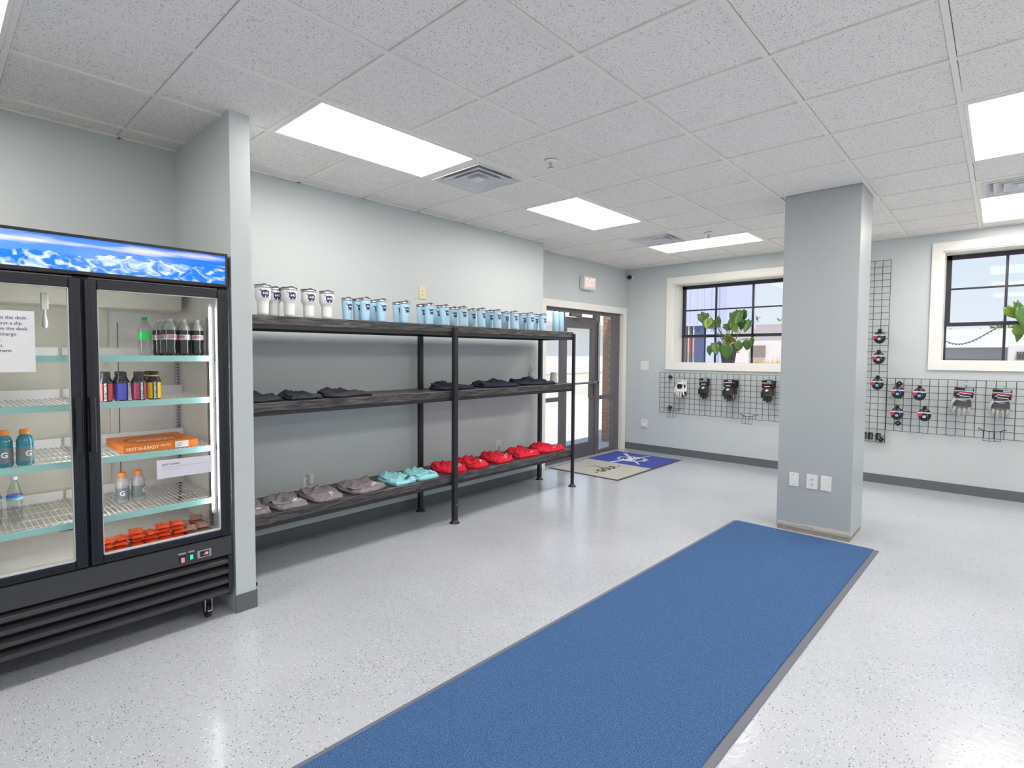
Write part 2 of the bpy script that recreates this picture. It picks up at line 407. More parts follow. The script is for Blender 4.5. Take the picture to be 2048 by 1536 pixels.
for j in range(j0, j1+1):
    y = gy(j)
    if YR < y < YL: MB().box(XF, XB, y-.012, y+.012, HC-.0015, HC+.0115).build('ceiling_tee', M_TEE, ce)
    elif YL < y < YD: MB().box(XE, XB, y-.012, y+.012, HC-.0015, HC+.0115).build('ceiling_tee', M_TEE, ce)
MB().box(XF, XE, YL-.022, YL, HC-.001, HC+.012).box(XE, XB, YD-.022, YD, HC-.001, HC+.012).box(XB-.022, XB, YR, YD, HC-.001, HC+.012)\
    .box(XE, XE+.02, YL, YD, HC-.001, HC+.012).build('wall_angle', M_TEE, ce)

M_DIFF = emit('lit diffuser', (255, 247, 238), TROFFER)
LL = ['long lit ceiling panel nearest the fridge, above the tumbler shelf', 'lit ceiling panel between the two square vents on the left',
      'lit ceiling panel lying crosswise near the far window wall', 'large lit ceiling panel cut by the right edge of the photo',
      'lit ceiling panel behind the right-hand vent near the far wall', 'lit ceiling panel at the top left corner of the photo']
for k, (a, b_, c0, c1) in enumerate(lights):
    x0, x1, y0, y1 = gx(a), gx(b_), gy(c1), gy(c0)
    t = empty('ceiling_light', ((x0+x1)/2, (y0+y1)/2, HC), LL[k] if k < 6 else 'added lit ceiling panel, %s in the unseen part of the room' % ORD[k-6], 'ceiling light', 'recessed ceiling lights')
    f = .03
    MB().box(x0+.013, x1-.013, y0+.013, y0+f, HC-.004, HC+.02).box(x0+.013, x1-.013, y1-f, y1-.013, HC-.004, HC+.02)\
        .box(x0+.013, x0+f, y0+f, y1-f, HC-.004, HC+.02).box(x1-f, x1-.013, y0+f, y1-f, HC-.004, HC+.02).build('frame', M_TEE, t)
    MB().box(x0+f, x1-f, y0+f, y1-f, HC-.003, HC+.014).build('diffuser', M_DIFF, t)
VL = ['square louvred ceiling vent beside the long light over the shelf', 'square louvred ceiling vent near the crosswise far light',
      'square louvred ceiling vent between the two lights on the right', 'square louvred ceiling vent out behind the camera']
for k, (i, j) in enumerate(vents):
    x, y = gx(i+.5), gy(j+.5); h = T/2-.013
    t = empty('ceiling_vent', (x, y, HC), VL[k], 'vent', 'square ceiling vents')
    def ring(o, w, z0, z1, drop=0):
        q = MB(); V = []
        for r_, z in ((o, z0), (o-w, z1), (o-w, z1+.006), (o, z0+.006)):
            V += [(x-r_, y-r_, z), (x+r_, y-r_, z), (x+r_, y+r_, z), (x-r_, y+r_, z)]
        F = []
        for a in range(4):
            for e in range(4): F.append((a*4+e, a*4+(e+1) % 4, ((a+1) % 4)*4+(e+1) % 4, ((a+1) % 4)*4+e))
        return q.add(V, F)
    ring(h, .045, HC+.001, HC-.004).build('vent_frame', M_TEE, t)
    MB().box(x-h, x+h, y-h, y+h, HC+.03, HC+.035).build('vent_back', mat('vent grey back', (200, 202, 212), .6), t)
    for q in (.25, .19, .13): ring(q, .045, HC-.012, HC+.022).build('louvre', mat('vent grey louvre', (222, 224, 230), .4), t)
    for q in (.25, .19, .13):
        MB().tube([(x-q, y-q, HC-.013), (x+q, y-q, HC-.013), (x+q, y+q, HC-.013), (x-q, y+q, HC-.013)], .004, 4, closed=True).build('louvre_lip', M_TEE, t)
    MB().box(x-.05, x+.05, y-.05, y+.05, HC-.01, HC-.005).lathe([(0, -.014), (.008, -.012), (.01, -.008)], 10, (x, y, HC)).build('vent_centre', mat('vent grey louvre', (222, 224, 230), .4), t)
for (x, y, lb) in ((3.122, 2.312, 'chrome sprinkler head on the ceiling above the column side of the shelf'), (6.158, 2.381, 'small sprinkler head on the ceiling near the far vent')):
    t = empty('sprinkler_head', (x, y, HC), lb, 'sprinkler', 'ceiling sprinkler heads')
    MB().lathe([(.045, 0), (.043, -.006), (.03, -.012), (.012, -.014)], 20, (x, y, HC)).build('escutcheon', M_TEE, t)
    MB().lathe([(.009, -.01), (.009, -.03), (.005, -.032), (.005, -.045)], 10, (x, y, HC)).lathe([(.0, -.044), (.022, -.046), (.022, -.049), (0, -.05)], 14, (x, y, HC)).build('deflector', M_CHROME, t)

# windows
def window(n, w, label=''):
    y0, y1, z0, z1 = w; xo = XB+.315
    wn = struct(empty('window_%d' % n, (xo, (y0+y1)/2, z0)))
    # casing and jamb
    cw = .095
    MB().box(XB-.02, XB, y1, y1+cw, z0-cw, z1+cw).box(XB-.02, XB, y0-cw, y0, z0-cw, z1+cw).box(XB-.02, XB, y0, y1, z1, z1+cw)\
        .box(XB-.02, XB, y0, y1, z0-cw, z0).build('casing', M_TRIM, wn)
    MB().box(XB-.005, xo, y1-.012, y1+.001, z0, z1).box(XB-.005, xo, y0-.001, y0+.012, z0, z1).box(XB-.005, xo, y0, y1, z1-.012, z1+.001)\
        .box(XB-.012, xo, y0, y1, z0-.001, z0+.014).build('window_jamb', M_TRIM, wn)
    a, b_ = y0+.012, y1-.012; zb, zt = z0+.012, z1-.012; mid = z0+.335*(z1-z0)+.012
    MB().box(xo, xo+.04, b_-.045, b_, mid, zt).box(xo, xo+.04, a, a+.045, mid, zt).box(xo, xo+.04, a, b_, zt-.05, zt)\
        .box(xo-.008, xo+.04, a, b_, mid-.02, mid+.022).build('sash', M_WFRM, wn)
    MB().box(xo+.01, xo+.045, b_-.018, b_, zb, mid-.02).box(xo+.01, xo+.045, a, a+.018, zb, mid-.02).build('sash', M_WFRM, wn)
    z2 = mid+.335*(z1-z0)-.005
    for k in (1, 2):
        yy = y0+(y1-y0)*k/3
        MB().box(xo+.005, xo+.03, yy-.012, yy+.012, zb, zt-.05).build('muntin', M_WFRM, wn)
    MB().box(xo+.006, xo+.029, a+.02, b_-.02, z2-.01, z2+.01).build('muntin', M_WFRM, wn)
    for k in range(3):
        ya, yb = y0+(y1-y0)*k/3+.013, y0+(y1-y0)*(k+1)/3-.013
        for za, zc in ((zb, mid-.022), (mid+.024, z2-.011), (z2+.011, zt-.05)):
            MB().box(xo+.016, xo+.02, ya, yb, za, zc).build('pane', GLASS, wn)
for k, (a, b_) in enumerate(ADDED_GLZ):  # unseen right-wall windows, added to bring daylight up to the ceiling
    wn = struct(empty('window_%d' % (4+k), ((a+b_)/2, YR, .12)))
    MB().box(a, a+.06, YR-.12, YR-.04, .12, 2.62).box(b_-.06, b_, YR-.12, YR-.04, .12, 2.62).box(a+.06, b_-.06, YR-.12, YR-.04, .12, .2).box(a+.06, b_-.06, YR-.12, YR-.04, 2.54, 2.62)\
        .box((a+b_)/2-.03, (a+b_)/2+.03, YR-.12, YR-.04, .2, 2.54).build('added_storefront_frame', M_BRONZE, wn)
    MB().box(a+.06, b_-.06, YR-.083, YR-.077, .2, 2.54).build('pane', GLASS, wn)
for k, (a, b_) in enumerate(ADDED_GLF):  # windows added behind the camera, out of view, to brighten the ceiling
    wn = struct(empty('window_%d' % (7+k), (XF, (a+b_)/2, .12)))
    MB().box(XF-.12, XF-.04, a, a+.06, .12, 2.62).box(XF-.12, XF-.04, b_-.06, b_, .12, 2.62).box(XF-.12, XF-.04, a+.06, b_-.06, .12, .2).box(XF-.12, XF-.04, a+.06, b_-.06, 2.54, 2.62)\
        .box(XF-.12, XF-.04, (a+b_)/2-.03, (a+b_)/2+.03, .2, 2.54).build('added_storefront_frame', M_BRONZE, wn)
    MB().box(XF-.083, XF-.077, a+.06, b_-.06, .2, 2.54).build('pane', GLASS, wn)
window(1, W1); window(2, W2); window(3, W3)

# door recess: white casing + bronze storefront
t1 = MB().box(5.67, 5.76, YD-.02, YD, 0, 2.25).box(7.785, 7.895, YD-.02, YD, 0, 2.25).box(5.76, 7.785, YD-.02, YD, 2.155, 2.25)
struct(t1.build('trim_1', M_TRIM))
dr = struct(empty('door_1', (6.7, 4.37, 0)))
ya, yb = 4.37, 4.43
MB().box(5.76, 5.80, ya, yb, 0, 2.155).box(5.76, 7.785, ya, yb, 2.105, 2.155).box(6.21, 6.275, ya, yb, 0, 2.105).box(7.075, 7.19, ya, yb, 0, 2.105)\
    .box(7.60, 7.785, ya, yb, 0, 2.105).box(5.80, 6.21, ya, yb, .86, .915).box(7.19, 7.6, ya, yb, .83, .885).box(5.8, 6.21, ya, yb, 0, .06).box(7.19, 7.6, ya, yb, 0, .05)\
    .build('door_frame', M_BRONZE, dr)
lf = MB().box(6.28, 6.335, ya+.005, yb-.005, .015, 2.04).box(6.985, 7.07, ya+.005, yb-.005, .015, 2.04).box(6.335, 6.985, ya+.005, yb-.005, 1.89, 2.04)\
    .box(6.335, 6.985, ya+.005, yb-.005, .015, .21).build('door_leaf', M_BRONZE, dr)
MB().box(6.335, 6.985, 4.397, 4.403, .21, 1.89).build('glass_pane', GLASS, lf)
MB().box(6.30, 7.05, ya-.07, ya-.045, 1.085, 1.11).box(6.30, 6.33, ya-.07, ya+.005, 1.08, 1.115).box(7.02, 7.05, ya-.07, ya+.005, 1.08, 1.115).build('push_bar', M_CHROME, lf)
MB().box(6.86, 7.0, ya-.02, ya-.012, .87, 1.1).box(6.98, 7.0, ya-.02, ya+.005, .9, 1.08).build('pull_plate', M_BRONZE, lf)
MB().box(5.8, 6.21, 4.397, 4.403, .915, 2.105).box(5.8, 6.21, 4.397, 4.403, .06, .86).build('glass_pane', GLASS, dr)
MB().box(7.19, 7.6, 4.397, 4.403, .885, 2.105).box(7.19, 7.6, 4.397, 4.403, .05, .83).build('glass_pane', GLASS, dr)
MB().box(6.36, 6.62, ya-.06, ya+.005, 2.05, 2.1, .012).tube([(6.5, ya-.04, 2.045), (6.82, ya-.14, 2.03), (7.03, ya-.02, 2.05)], .008, 6).tube([(6.45, ya-.05, 2.03), (6.86, ya-.12, 2.022)], .005, 6)\
    .build('door_closer', mat('grey closer', (120, 118, 122), .4, metal=.5), dr)
MB().box(5.76, 7.785, 4.35, 4.45, 0.0, .014).build('threshold', M_CHROME, dr)
struct(MB().box(5.76, 5.765, YD, YD+.04, 0, 2.155).box(7.78, 7.785, YD, YD+.04, 0, 2.155).build('trim_2', M_TRIM))
MB().lathe([(.018, 0), (.018, .9)], 10, (7.13, YD+.02, 1.1)).build('astragal', M_CHROME, dr)

# ------------------------------------------------------------------ mats
q = empty('runner_mat', (3.0, 1.2, 0), 'long navy blue carpet runner with grey rubber edge on the speckled floor', 'mat')
ang = -.0235
def rot(x, y, z): return (5.118+(x)*math.cos(ang)-(y)*math.sin(ang), .628+(x)*math.sin(ang)+(y)*math.cos(ang), z)
MB().box(-6.2, 0, 0, 1.073, 0.0005, .006).map(rot).build('rubber_border', mat('grey rubber border', (104, 108, 122), .45, noise=.05), q)
MB().box(-6.17, -.004, .034, 1.05, .005, .0125, .003).map(rot).build('carpet_pile', m_carpet('navy looped carpet', (44, 74, 116), (88, 122, 168)), q)

q = empty('logo_doormat', (6.68, 3.74, 0), 'blue and beige logo doormat with black GOLF lettering at the glass door', 'mat')
MB().box(5.775, 7.555, 3.235, 4.262, .0005, .006).build('rubber_border', mat('dark rubber border', (70, 72, 78), .5), q)
MB().box(5.80, 6.685, 3.262, 4.24, .005, .010).build('beige_half', m_carpet('beige mat pile', (172, 170, 160), (196, 193, 184)), q)
MB().box(6.685, 7.53, 3.262, 4.24, .005, .010).build('blue_half', m_carpet('violet blue mat pile', (66, 78, 150), (88, 98, 172)), q)
def onmat(cx, cyy, rotz=0, z=.0112):
    ca, sa = math.cos(rotz), math.sin(rotz)
    return lambda a, b_, c_: (cx+a*ca-b_*sa, cyy+a*sa+b_*ca, z+c_)
# lettering runs along the wall line (+X)
mm = text_mb('- GOLF -', .165, .0006, .004).map(lambda a, b_, c_: (a*1.0, b_*1.0, c_))
mm.map(onmat(6.245, 3.66, 0)).build('lettering', M_BPRINT, q)
MB().box(-.004, .004, 0, .3, 0, .001).prism([(0, .3), (-.13, .25), (0, .2)], 0, .001, lambda a, b_, h: (a, b_, h)).map(onmat(6.30, 3.68, 0)).build('golf_flag_print', mat('pale green print', (160, 172, 140), .8), q)
MB().box(-.006, .006, -.03, .18, 0, .0012).map(onmat(6.26, 3.735, -.3)).build('flag_stick_print', M_BPRINT, q)
lg = MB()
ring_ = [(.2*math.cos(2*PI*k/28), .2*math.sin(2*PI*k/28)) for k in range(29)]
for k in range(3, 25):
    a, b_ = ring_[k], ring_[k+1]; s_ = .84
    lg.prism([a, b_, (b_[0]*s_, b_[1]*s_), (a[0]*s_, a[1]*s_)], 0, .001, lambda a, b_, h: (a, b_, h))
for sg in (1, -1):
    lg.prism([(-.4*sg, .17), (.34*sg, -.2), (.36*sg, -.18), (-.37*sg, .22)], 0, .0012, lambda a, b_, h: (a, b_, h))
    lg.prism([(-.1*sg, -.2), (-.02*sg, -.24), (-.02*sg, -.21), (-.1*sg, -.17)], 0, .0012, lambda a, b_, h: (a, b_, h))
lg.map(onmat(7.10, 3.77, .25)).build('emblem_print', mat('pale grey print', (190, 200, 206), .8), q)
text_mb('643', .24, .0006, .006).map(onmat(7.10, 3.77, 0, .0128)).build('emblem_number', M_WPRINT, q)

# ------------------------------------------------------------------ shelving rack
rk = empty('shelving_rack', (3.3, 3.7, 0), 'long black three-tier shelving rack of stained wood planks against the left wall', 'shelf')
pw = .021
for (px, py) in ((1.452, 3.458), (3.29, 3.458), (5.165, 3.475), (1.54, 3.955), (3.31, 3.955), (5.175, 3.955)):
    ww_ = .015 if (px > 5 and py < 3.6) else pw
    p = MB().box(px-ww_, px+ww_, py-ww_, py+ww_, .008, 1.745 if py < 3.6 else 1.69, .002).build('post', M_STEEL, rk)
    MB().lathe([(.045, 0), (.046, .006), (.03, .012), (.026, .03), (0, .031)], 18, (px, py, 0)).build('foot_flange', M_STEEL, p)
    MB().lathe([(.005, 0), (.004, .003), (0, .004)], 8, (px, py-ww_, .17), 'y').map(lambda x, y_, z, p_=py-ww_: (x, 2*p_-y_, z)).build('bolt', M_CHROME, p)
SH = [1.765, 1.185, .43]
for z in SH:
    for (xa, xb) in ((1.40, 3.29), (3.295, 5.165)):
        for (yy, w) in ((3.48, .152), (3.642, .15), (3.80, .15)):
            MB().box(xa, xb, yy, yy+w, z-.062, z, .003).build('plank', M_WOOD, rk)
    MB().box(1.42, 5.165, 3.484, 3.50, z-.088, z-.0625).box(1.42, 5.165, 3.935, 3.951, z-.088, z-.0625).build('shelf_rail', M_STEEL, rk)
    for px in (1.516, 3.3, 5.15): MB().box(px-.012, px+.012, 3.5, 3.935, z-.088, z-.0625).build('cross_rail', M_STEEL, rk)

# ------------------------------------------------------------------ tumblers
def shell_pt(prof, ang, z):
    for (r0, z0), (r1, z1) in zip(prof, prof[1:]):
        if z0 <= z <= z1 and z1 > z0: r_ = r0+(r1-r0)*(z-z0)/(z1-z0); break
    else: r_ = prof[-1][0]
    return r_
def make_tumbler(big):
    if big:
        prof = [(.030, 0), (.0345, .003), (.0365, .02), (.0378, .088), (.041, .099), (.0505, .113), (.0525, .18)]; lidz = .18; R0 = .0525; cz = .142; S = 1.12
        mt = mat('white powder coat', (238, 238, 238), .35, noise=.01)
    else:
        prof = [(.029, 0), (.0325, .003), (.034, .012), (.0425, .155)]; lidz = .155; R0 = .0425; cz = .108; S = 1.0
        mt = mat('light blue powder coat', (172, 211, 236), .35, noise=.01)
    t = empty('tumbler', (0, 0, 0))
    MB().lathe(prof, 32).build('cup_body', mt, t, world=False)
    MB().lathe([(R0, lidz), (R0+.0008, lidz+.002), (R0+.0008, lidz+.014), (R0-.002, lidz+.016), (R0-.004, lidz+.0162)], 32).build('steel_rim', M_CHROME, t, world=False)
    lid = MB().lathe([(R0-.003, lidz+.012), (R0+.002, lidz+.0175), (R0+.0022, lidz+.021), (R0-.006, lidz+.024), (0, lidz+.024)], 32)
    lid.box(-.012, .012, -R0*.8, -R0*.1, lidz+.024, lidz+.031, .003)
    lid.build('lid', mat('smoky lid plastic', (96, 96, 100), .25, noise=.05), t, world=False)
    def wrap(off):
        def f(a, b_, c_):
            z = cz+b_*S; r_ = shell_pt(prof, 0, z)+off+c_; th = -PI/2+a*S/(R0)
            return (r_*math.cos(th), r_*math.sin(th), z)
        return f
    lg = MB()
    nseg = 8
    def strip(p):  # polygon fan split along x so that it follows the curve
        lg.add([(x, y, 0) for x, y in p], [tuple(range(len(p)))])
    # shield (home plate) in columns
    W_ = .024 if big else .020
    for k in range(nseg):
        xa, xb = -W_+2*W_*k/nseg, -W_+2*W_*(k+1)/nseg
        def top(x): return .023-.30*x*x/W_
        def bot(x): return -.010-(W_-abs(x))*.8
        strip([(xa, bot(xa)), (xb, bot(xb)), (xb, top(xb)), (xa, top(xa))])
    for sg in (1, -1):   # crossed bats behind
        n2 = 10
        for k in range(n2):
            u0, u1 = k/n2, (k+1)/n2
            def P(u): return (sg*(-.033+.056*u), .026-.054*u)
            def w_(u): return .0052*(1-u)+.0018
            (x0, y0), (x1, y1) = P(u0), P(u1)
            if sg > 0 or u0 > .55: strip([(x0-w_(u0), y0), (x1-w_(u1), y1), (x1+w_(u1), y1), (x0+w_(u0), y0)][::sg])
    lg.map(wrap(.0006)).build('logo_shield', M_NAVY, t, world=False)
    ts = .0215 if big else .018
    text_mb('643', ts, 0, .0012).map(lambda a, b_, c_: (a*1.05, b_+.003, 0)).map(wrap(.0011)).build('logo_outline', M_NAVY, t, world=False)
    text_mb('643', ts, 0, .0004).map(lambda a, b_, c_: (a*1.05, b_+.003, 0)).map(wrap(.0020)).build('logo_number', M_WPRINT, t, world=False)
    return t
white0 = make_tumbler(True); blue0 = make_tumbler(False)
ZT = SH[0]+.0005
WH = [(1.60, 3.545), (1.715, 3.63), (1.787, 3.545), (1.94, 3.56), (2.085, 3.56)]
WLB = ['large white tumbler with navy 643 logo, leftmost on the top shelf beside the partition', 'white 643 tumbler half hidden behind the leftmost white one on the top shelf',
       'white 643 tumbler third from the left, in the front row on the top shelf', 'white 643 tumbler fourth from the left on the top shelf',
       'white 643 tumbler nearest the light blue cups on the top shelf']
for k, (x, y) in enumerate(WH):
    o = white0 if k == 0 else copy_tree(white0)
    o.location = (x, y, ZT); o.rotation_euler.z = R(random.uniform(-5, 8)); tag(o, WLB[k], 'tumbler', 'white tumblers on the top shelf')
BL = [(694, 2.283, 3.6), (714, 2.42, 3.66), (729, 2.41, 3.545), (748, 2.565, 3.65), (762, 2.565, 3.545), (795, 2.766, 3.6), (810, 2.80, 3.545), (843, 3.02, 3.6), (858, 3.065, 3.545),
      (873, 3.2, 3.61), (888, 3.24, 3.545), (907, 3.405, 3.6), (925, 3.47, 3.545), (945, 3.645, 3.6), (961, 3.715, 3.545), (979, 3.885, 3.6), (992, 3.935, 3.545),
      (1011, 4.12, 3.6), (1027, 4.195, 3.545), (1046, 4.40, 3.6), (1060, 4.45, 3.54), (1071, 4.63, 3.62), (1080, 4.64, 3.52)]
for k, (px, x, y) in enumerate(BL):
    if y > 3.57: x *= 3.65/y; y = 3.65
    else: x *= 3.54/y; y = 3.54
    o = blue0 if k == 0 else copy_tree(blue0)
    o.location = (x, y, ZT); o.rotation_euler.z = R(random.uniform(-14, 10))
    tag(o, 'light blue 643 tumbler, %s from the left among the blue cups' % ORD[k], 'tumbler', 'light blue tumblers on the top shelf')
def make_flask():
    t = empty('water_flask', (0, 0, 0))
    MB().lathe([(.033, 0), (.036, .004), (.036, .205), (.034, .214), (.024, .225), (.022, .228)], 28).build('flask_body', mat('light blue powder coat', (172, 211, 236), .35), t, world=False)
    MB().lathe([(.022, .226), (.024, .228), (.024, .245), (0, .246)], 20).build('flask_cap', mat('black cap plastic', (34, 34, 38), .4), t, world=False)
    MB().tube([(-.018, 0, .243), (-.018, 0, .262), (-.01, 0, .27), (.01, 0, .27), (.018, 0, .262), (.018, 0, .243)], .004, 8).build('cap_loop', mat('black cap plastic', (34, 34, 38), .4), t, world=False)
    return t
f0 = make_flask()
for k, (x, y, lb) in enumerate(((4.93, 3.56, 'tall light blue bottle with loop cap, left of the pair at the right shelf end'), (5.055, 3.58, 'tall light blue bottle with loop cap, right of the pair at the shelf end'))):
    o = f0 if k == 0 else copy_tree(f0); o.location = (x, y, ZT); tag(o, lb, 'bottle', 'tall blue flasks on the top shelf')

# ------------------------------------------------------------------ folded clothes
def noise2(x, y, s):
    return (math.sin(x*3.1+s*1.7+2*math.sin(y*2.3+s)) + .6*math.sin(y*5.3-x*2.1+s*3.1) + .4*math.sin(x*9.7+y*4.1+s*.7) + .3*math.sin(y*13.1-x*7.7+s*2.3))/2.3
def folded(name, x, y, z, w, d, h, mt, label, cat, group, seed, rz=0, layers=3, roll=1.0, logo=None, logopos=(.12, -.28)):
    t = empty(name, (x, y, z+.001), label, cat, group); t.rotation_euler.z = rz
    n = 84; side = 4*layers; top = 22; V = []; F = []
    def foot(a, s_):
        e = .5; ca, sa = math.cos(a), math.sin(a)
        px = math.copysign(abs(ca)**e, ca); py = math.copysign(abs(sa)**e, sa)
        wob = 1+.045*math.sin(3*a+seed)+.03*math.sin(5*a+seed*2.1)+.015*math.sin(11*a+seed)
        return px*s_*wob*w/2, py*s_*wob*d/2
    def height(px, py):
        u, v = px/(w/2), py/(d/2)
        hh = .62+.22*noise2(u*1.2, v*1.1, seed)
        hh += roll*.85*math.exp(-((v-.62)/.24)**2)*(.75+.25*math.sin(u*7+seed*2))     # rolled back edge
        hh += .30*math.exp(-((u*.8+v*.5-.1-.15*math.sin(v*4+seed))/.10)**2)           # long diagonal crease
        hh += .22*math.exp(-((u*.6-v*.7+.35)/.08)**2)
        hh += .12*noise2(u*4.5, v*4.1, seed+3)
        return max(.25, hh)*h
    for k in range(side):
        f = k/(side-1); lay = .5-.5*math.cos(2*PI*layers*f)
        for i in range(n):
            a = 2*PI*i/n; s_ = .93+.07*lay+.018*math.sin(4*a+k*.9+seed)*(f)
            px, py = foot(a, s_); ex, ey = foot(a, .96)
            V.append((px, py, f*.55*height(ex, ey)*.95))
    for k in range(1, top+1):
        s_ = .95*(1-k/top)**.9
        for i in range(n):
            a = 2*PI*i/n; px, py = foot(a, max(s_, .001)); edge = 1-math.exp(-(1-s_)*14)
            V.append((px, py, height(px, py)*(.55+.45*edge)))
    K = side+top
    for k in range(K-1):
        for i in range(n): F.append((k*n+i, k*n+(i+1) % n, (k+1)*n+(i+1) % n, (k+1)*n+i))
    F.append(tuple(reversed(range(n))))
    MB().add(V, F, True).build('folded_cloth', mt, t, world=False)
    # sleeve / second fold lying over one corner, a separate visible layer
    g = MB(); a0 = .3 if seed % 2 else -.3; P = []; nn = 14
    for a in range(nn+1):
        for b_ in range(7):
            u = -.95+1.2*a/nn; v = a0+(b_/6-.5)*.5+.12*math.sin(u*5+seed)
            px, py = u*w/2*.97, v*d/2
            P.append((px, py, height(px, py)+.004+.005*math.sin(b_/6*PI)))
    for a in range(nn):
        for b_ in range(6):
            g.f.append((a*7+b_, (a+1)*7+b_, (a+1)*7+b_+1, a*7+b_+1)); g.sm.append(True)
    g.v = P; o = g.build('sleeve_fold', mt, t, world=False)
    so_ = o.modifiers.new('s', 'SOLIDIFY'); so_.thickness = .003
    if logo:
        tx = text_mb('643', .032, 0, .0008)
        tx.f += []
        lx, ly = logopos[0]*w/2*2, logopos[1]*d/2*2
        bat = MB().box(-.03, .03, -.026, -.021, 0, .001).map(lambda a, b_, c_: (a, b_+a*.5, c_)).box(-.03, .03, -.026, -.021, 0, .001)
        tx.add(bat.v, bat.f)
        tx.map(lambda a, b_, c_: (lx+a, ly+b_, height(lx+a, ly+b_)+.004)).build('printed_logo', logo, t, world=False)
    return t
def cloth(nm, c, n_=.12): return mat(nm, c, .9, noise=n_, nscale=25, bump=.5, bscale=420, spec=.15)
M_CH = cloth('charcoal cloth', (60, 62, 68)); M_NV = cloth('navy cloth', (44, 46, 62)); M_GR = cloth('warm grey cloth', (140, 134, 140)); M_CY = cloth('aqua cloth', (156, 220, 226)); M_RD = cloth('red cloth', (212, 46, 64))
for k, (x, w) in enumerate(((1.61, .27), (1.90, .27), (2.27, .40))):
    folded('folded_shorts', x, 3.64, SH[1], w, .30, .042, M_CH, 'folded charcoal garment on the middle shelf, %s from the partition' % ORD[k], 'clothing', 'charcoal garments on the middle shelf', k+1, R(-4+4*k), 4, .7)
for k, (x, w) in enumerate(((3.44, .42), (4.05, .52), (4.66, .58))):
    folded('folded_jersey', x, 3.66, SH[1], w, .30, .046, M_NV, ['folded navy garment behind the middle post on the middle shelf', 'folded navy garment in the middle of the right bay, middle shelf', 'folded navy garment nearest the door end of the middle shelf'][k],
           'clothing', 'navy garments on the middle shelf', k+5, R(4-5*k), 4, 1.0)
for k, (x, w) in enumerate(((1.515, .25), (1.785, .255), (2.075, .27), (2.43, .34))):
    folded('folded_shirt', x, 3.64, SH[2], w, .31, .052, M_GR, 'folded warm grey shirt with white logo, %s on the bottom shelf from the left' % ORD[k], 'shirt', 'grey shirts on the bottom shelf', k+11, R(-3+3*k), 3, .7, M_WPRINT)
for k, (x, w) in enumerate(((2.78, .25), (3.04, .25))):
    folded('folded_shirt', x, 3.64, SH[2], w, .31, .056, M_CY, ['folded aqua shirt next to the grey ones on the bottom shelf', 'folded aqua shirt next to the middle post on the bottom shelf'][k], 'shirt', 'aqua shirts on the bottom shelf', k+21, R(3), 3, .6, M_BPRINT)
for k, (x, w) in enumerate(((3.38, .25), (3.69, .26), (4.05, .28), (4.46, .33), (4.87, .36))):
    folded('folded_shirt', x, 3.64, SH[2], w, .31, .072, M_RD, 'folded bright red shirt with white logo, %s red one from the left' % ORD[k], 'shirt', 'red shirts on the bottom shelf', k+31, R(4-3*k), 4, .5, M_WPRINT)

# water bottle and paper cup on the middle shelf
def bottle_parts(t, prof, capz, cap_r, cap_h, body_m, cap_m, liquid=None, lz=None):
    MB().lathe(prof, 28).build('bottle_body', body_m, t, world=False)
    MB().lathe([(cap_r, capz), (cap_r*1.02, capz+.002), (cap_r, capz+cap_h), (cap_r*.85, capz+cap_h+.001), (0, capz+cap_h+.001)], 20).build('cap', cap_m, t, world=False)
PW = [(.024, 0), (.030, .004), (.031, .02), (.029, .03), (.031, .04), (.029, .06), (.031, .075), (.031, .12), (.027, .14), (.014, .175), (.012, .188)]
t = empty('water_bottle', (4.885, 3.87, SH[1]+.001), 'clear plastic water bottle standing behind the navy clothes', 'bottle')
bottle_parts(t, PW, .188, .0135, .014, CLEARPET, M_WHITEP)
MB().lathe([(.0314, .08), (.0316, .12)], 28).build('bottle_label', mat('pale bottle label', (196, 206, 214), .5), t, world=False)
t = empty('paper_cup', (5.09, 3.70, SH[1]+.001), 'grey upside-down paper cup at the door end of the middle shelf', 'cup')
MB().lathe([(.046, .0), (.047, .004), (.044, .006), (.032, .115), (.031, .118), (.029, .115), (0, .114)], 28).build('cup_wall', mat('grey paper', (172, 174, 172), .7), t, world=False)
MB().lathe([(.0465, 0), (.049, .003), (.0465, .006)], 28).build('rolled_rim', mat('grey paper', (172, 174, 172), .7), t, world=False)

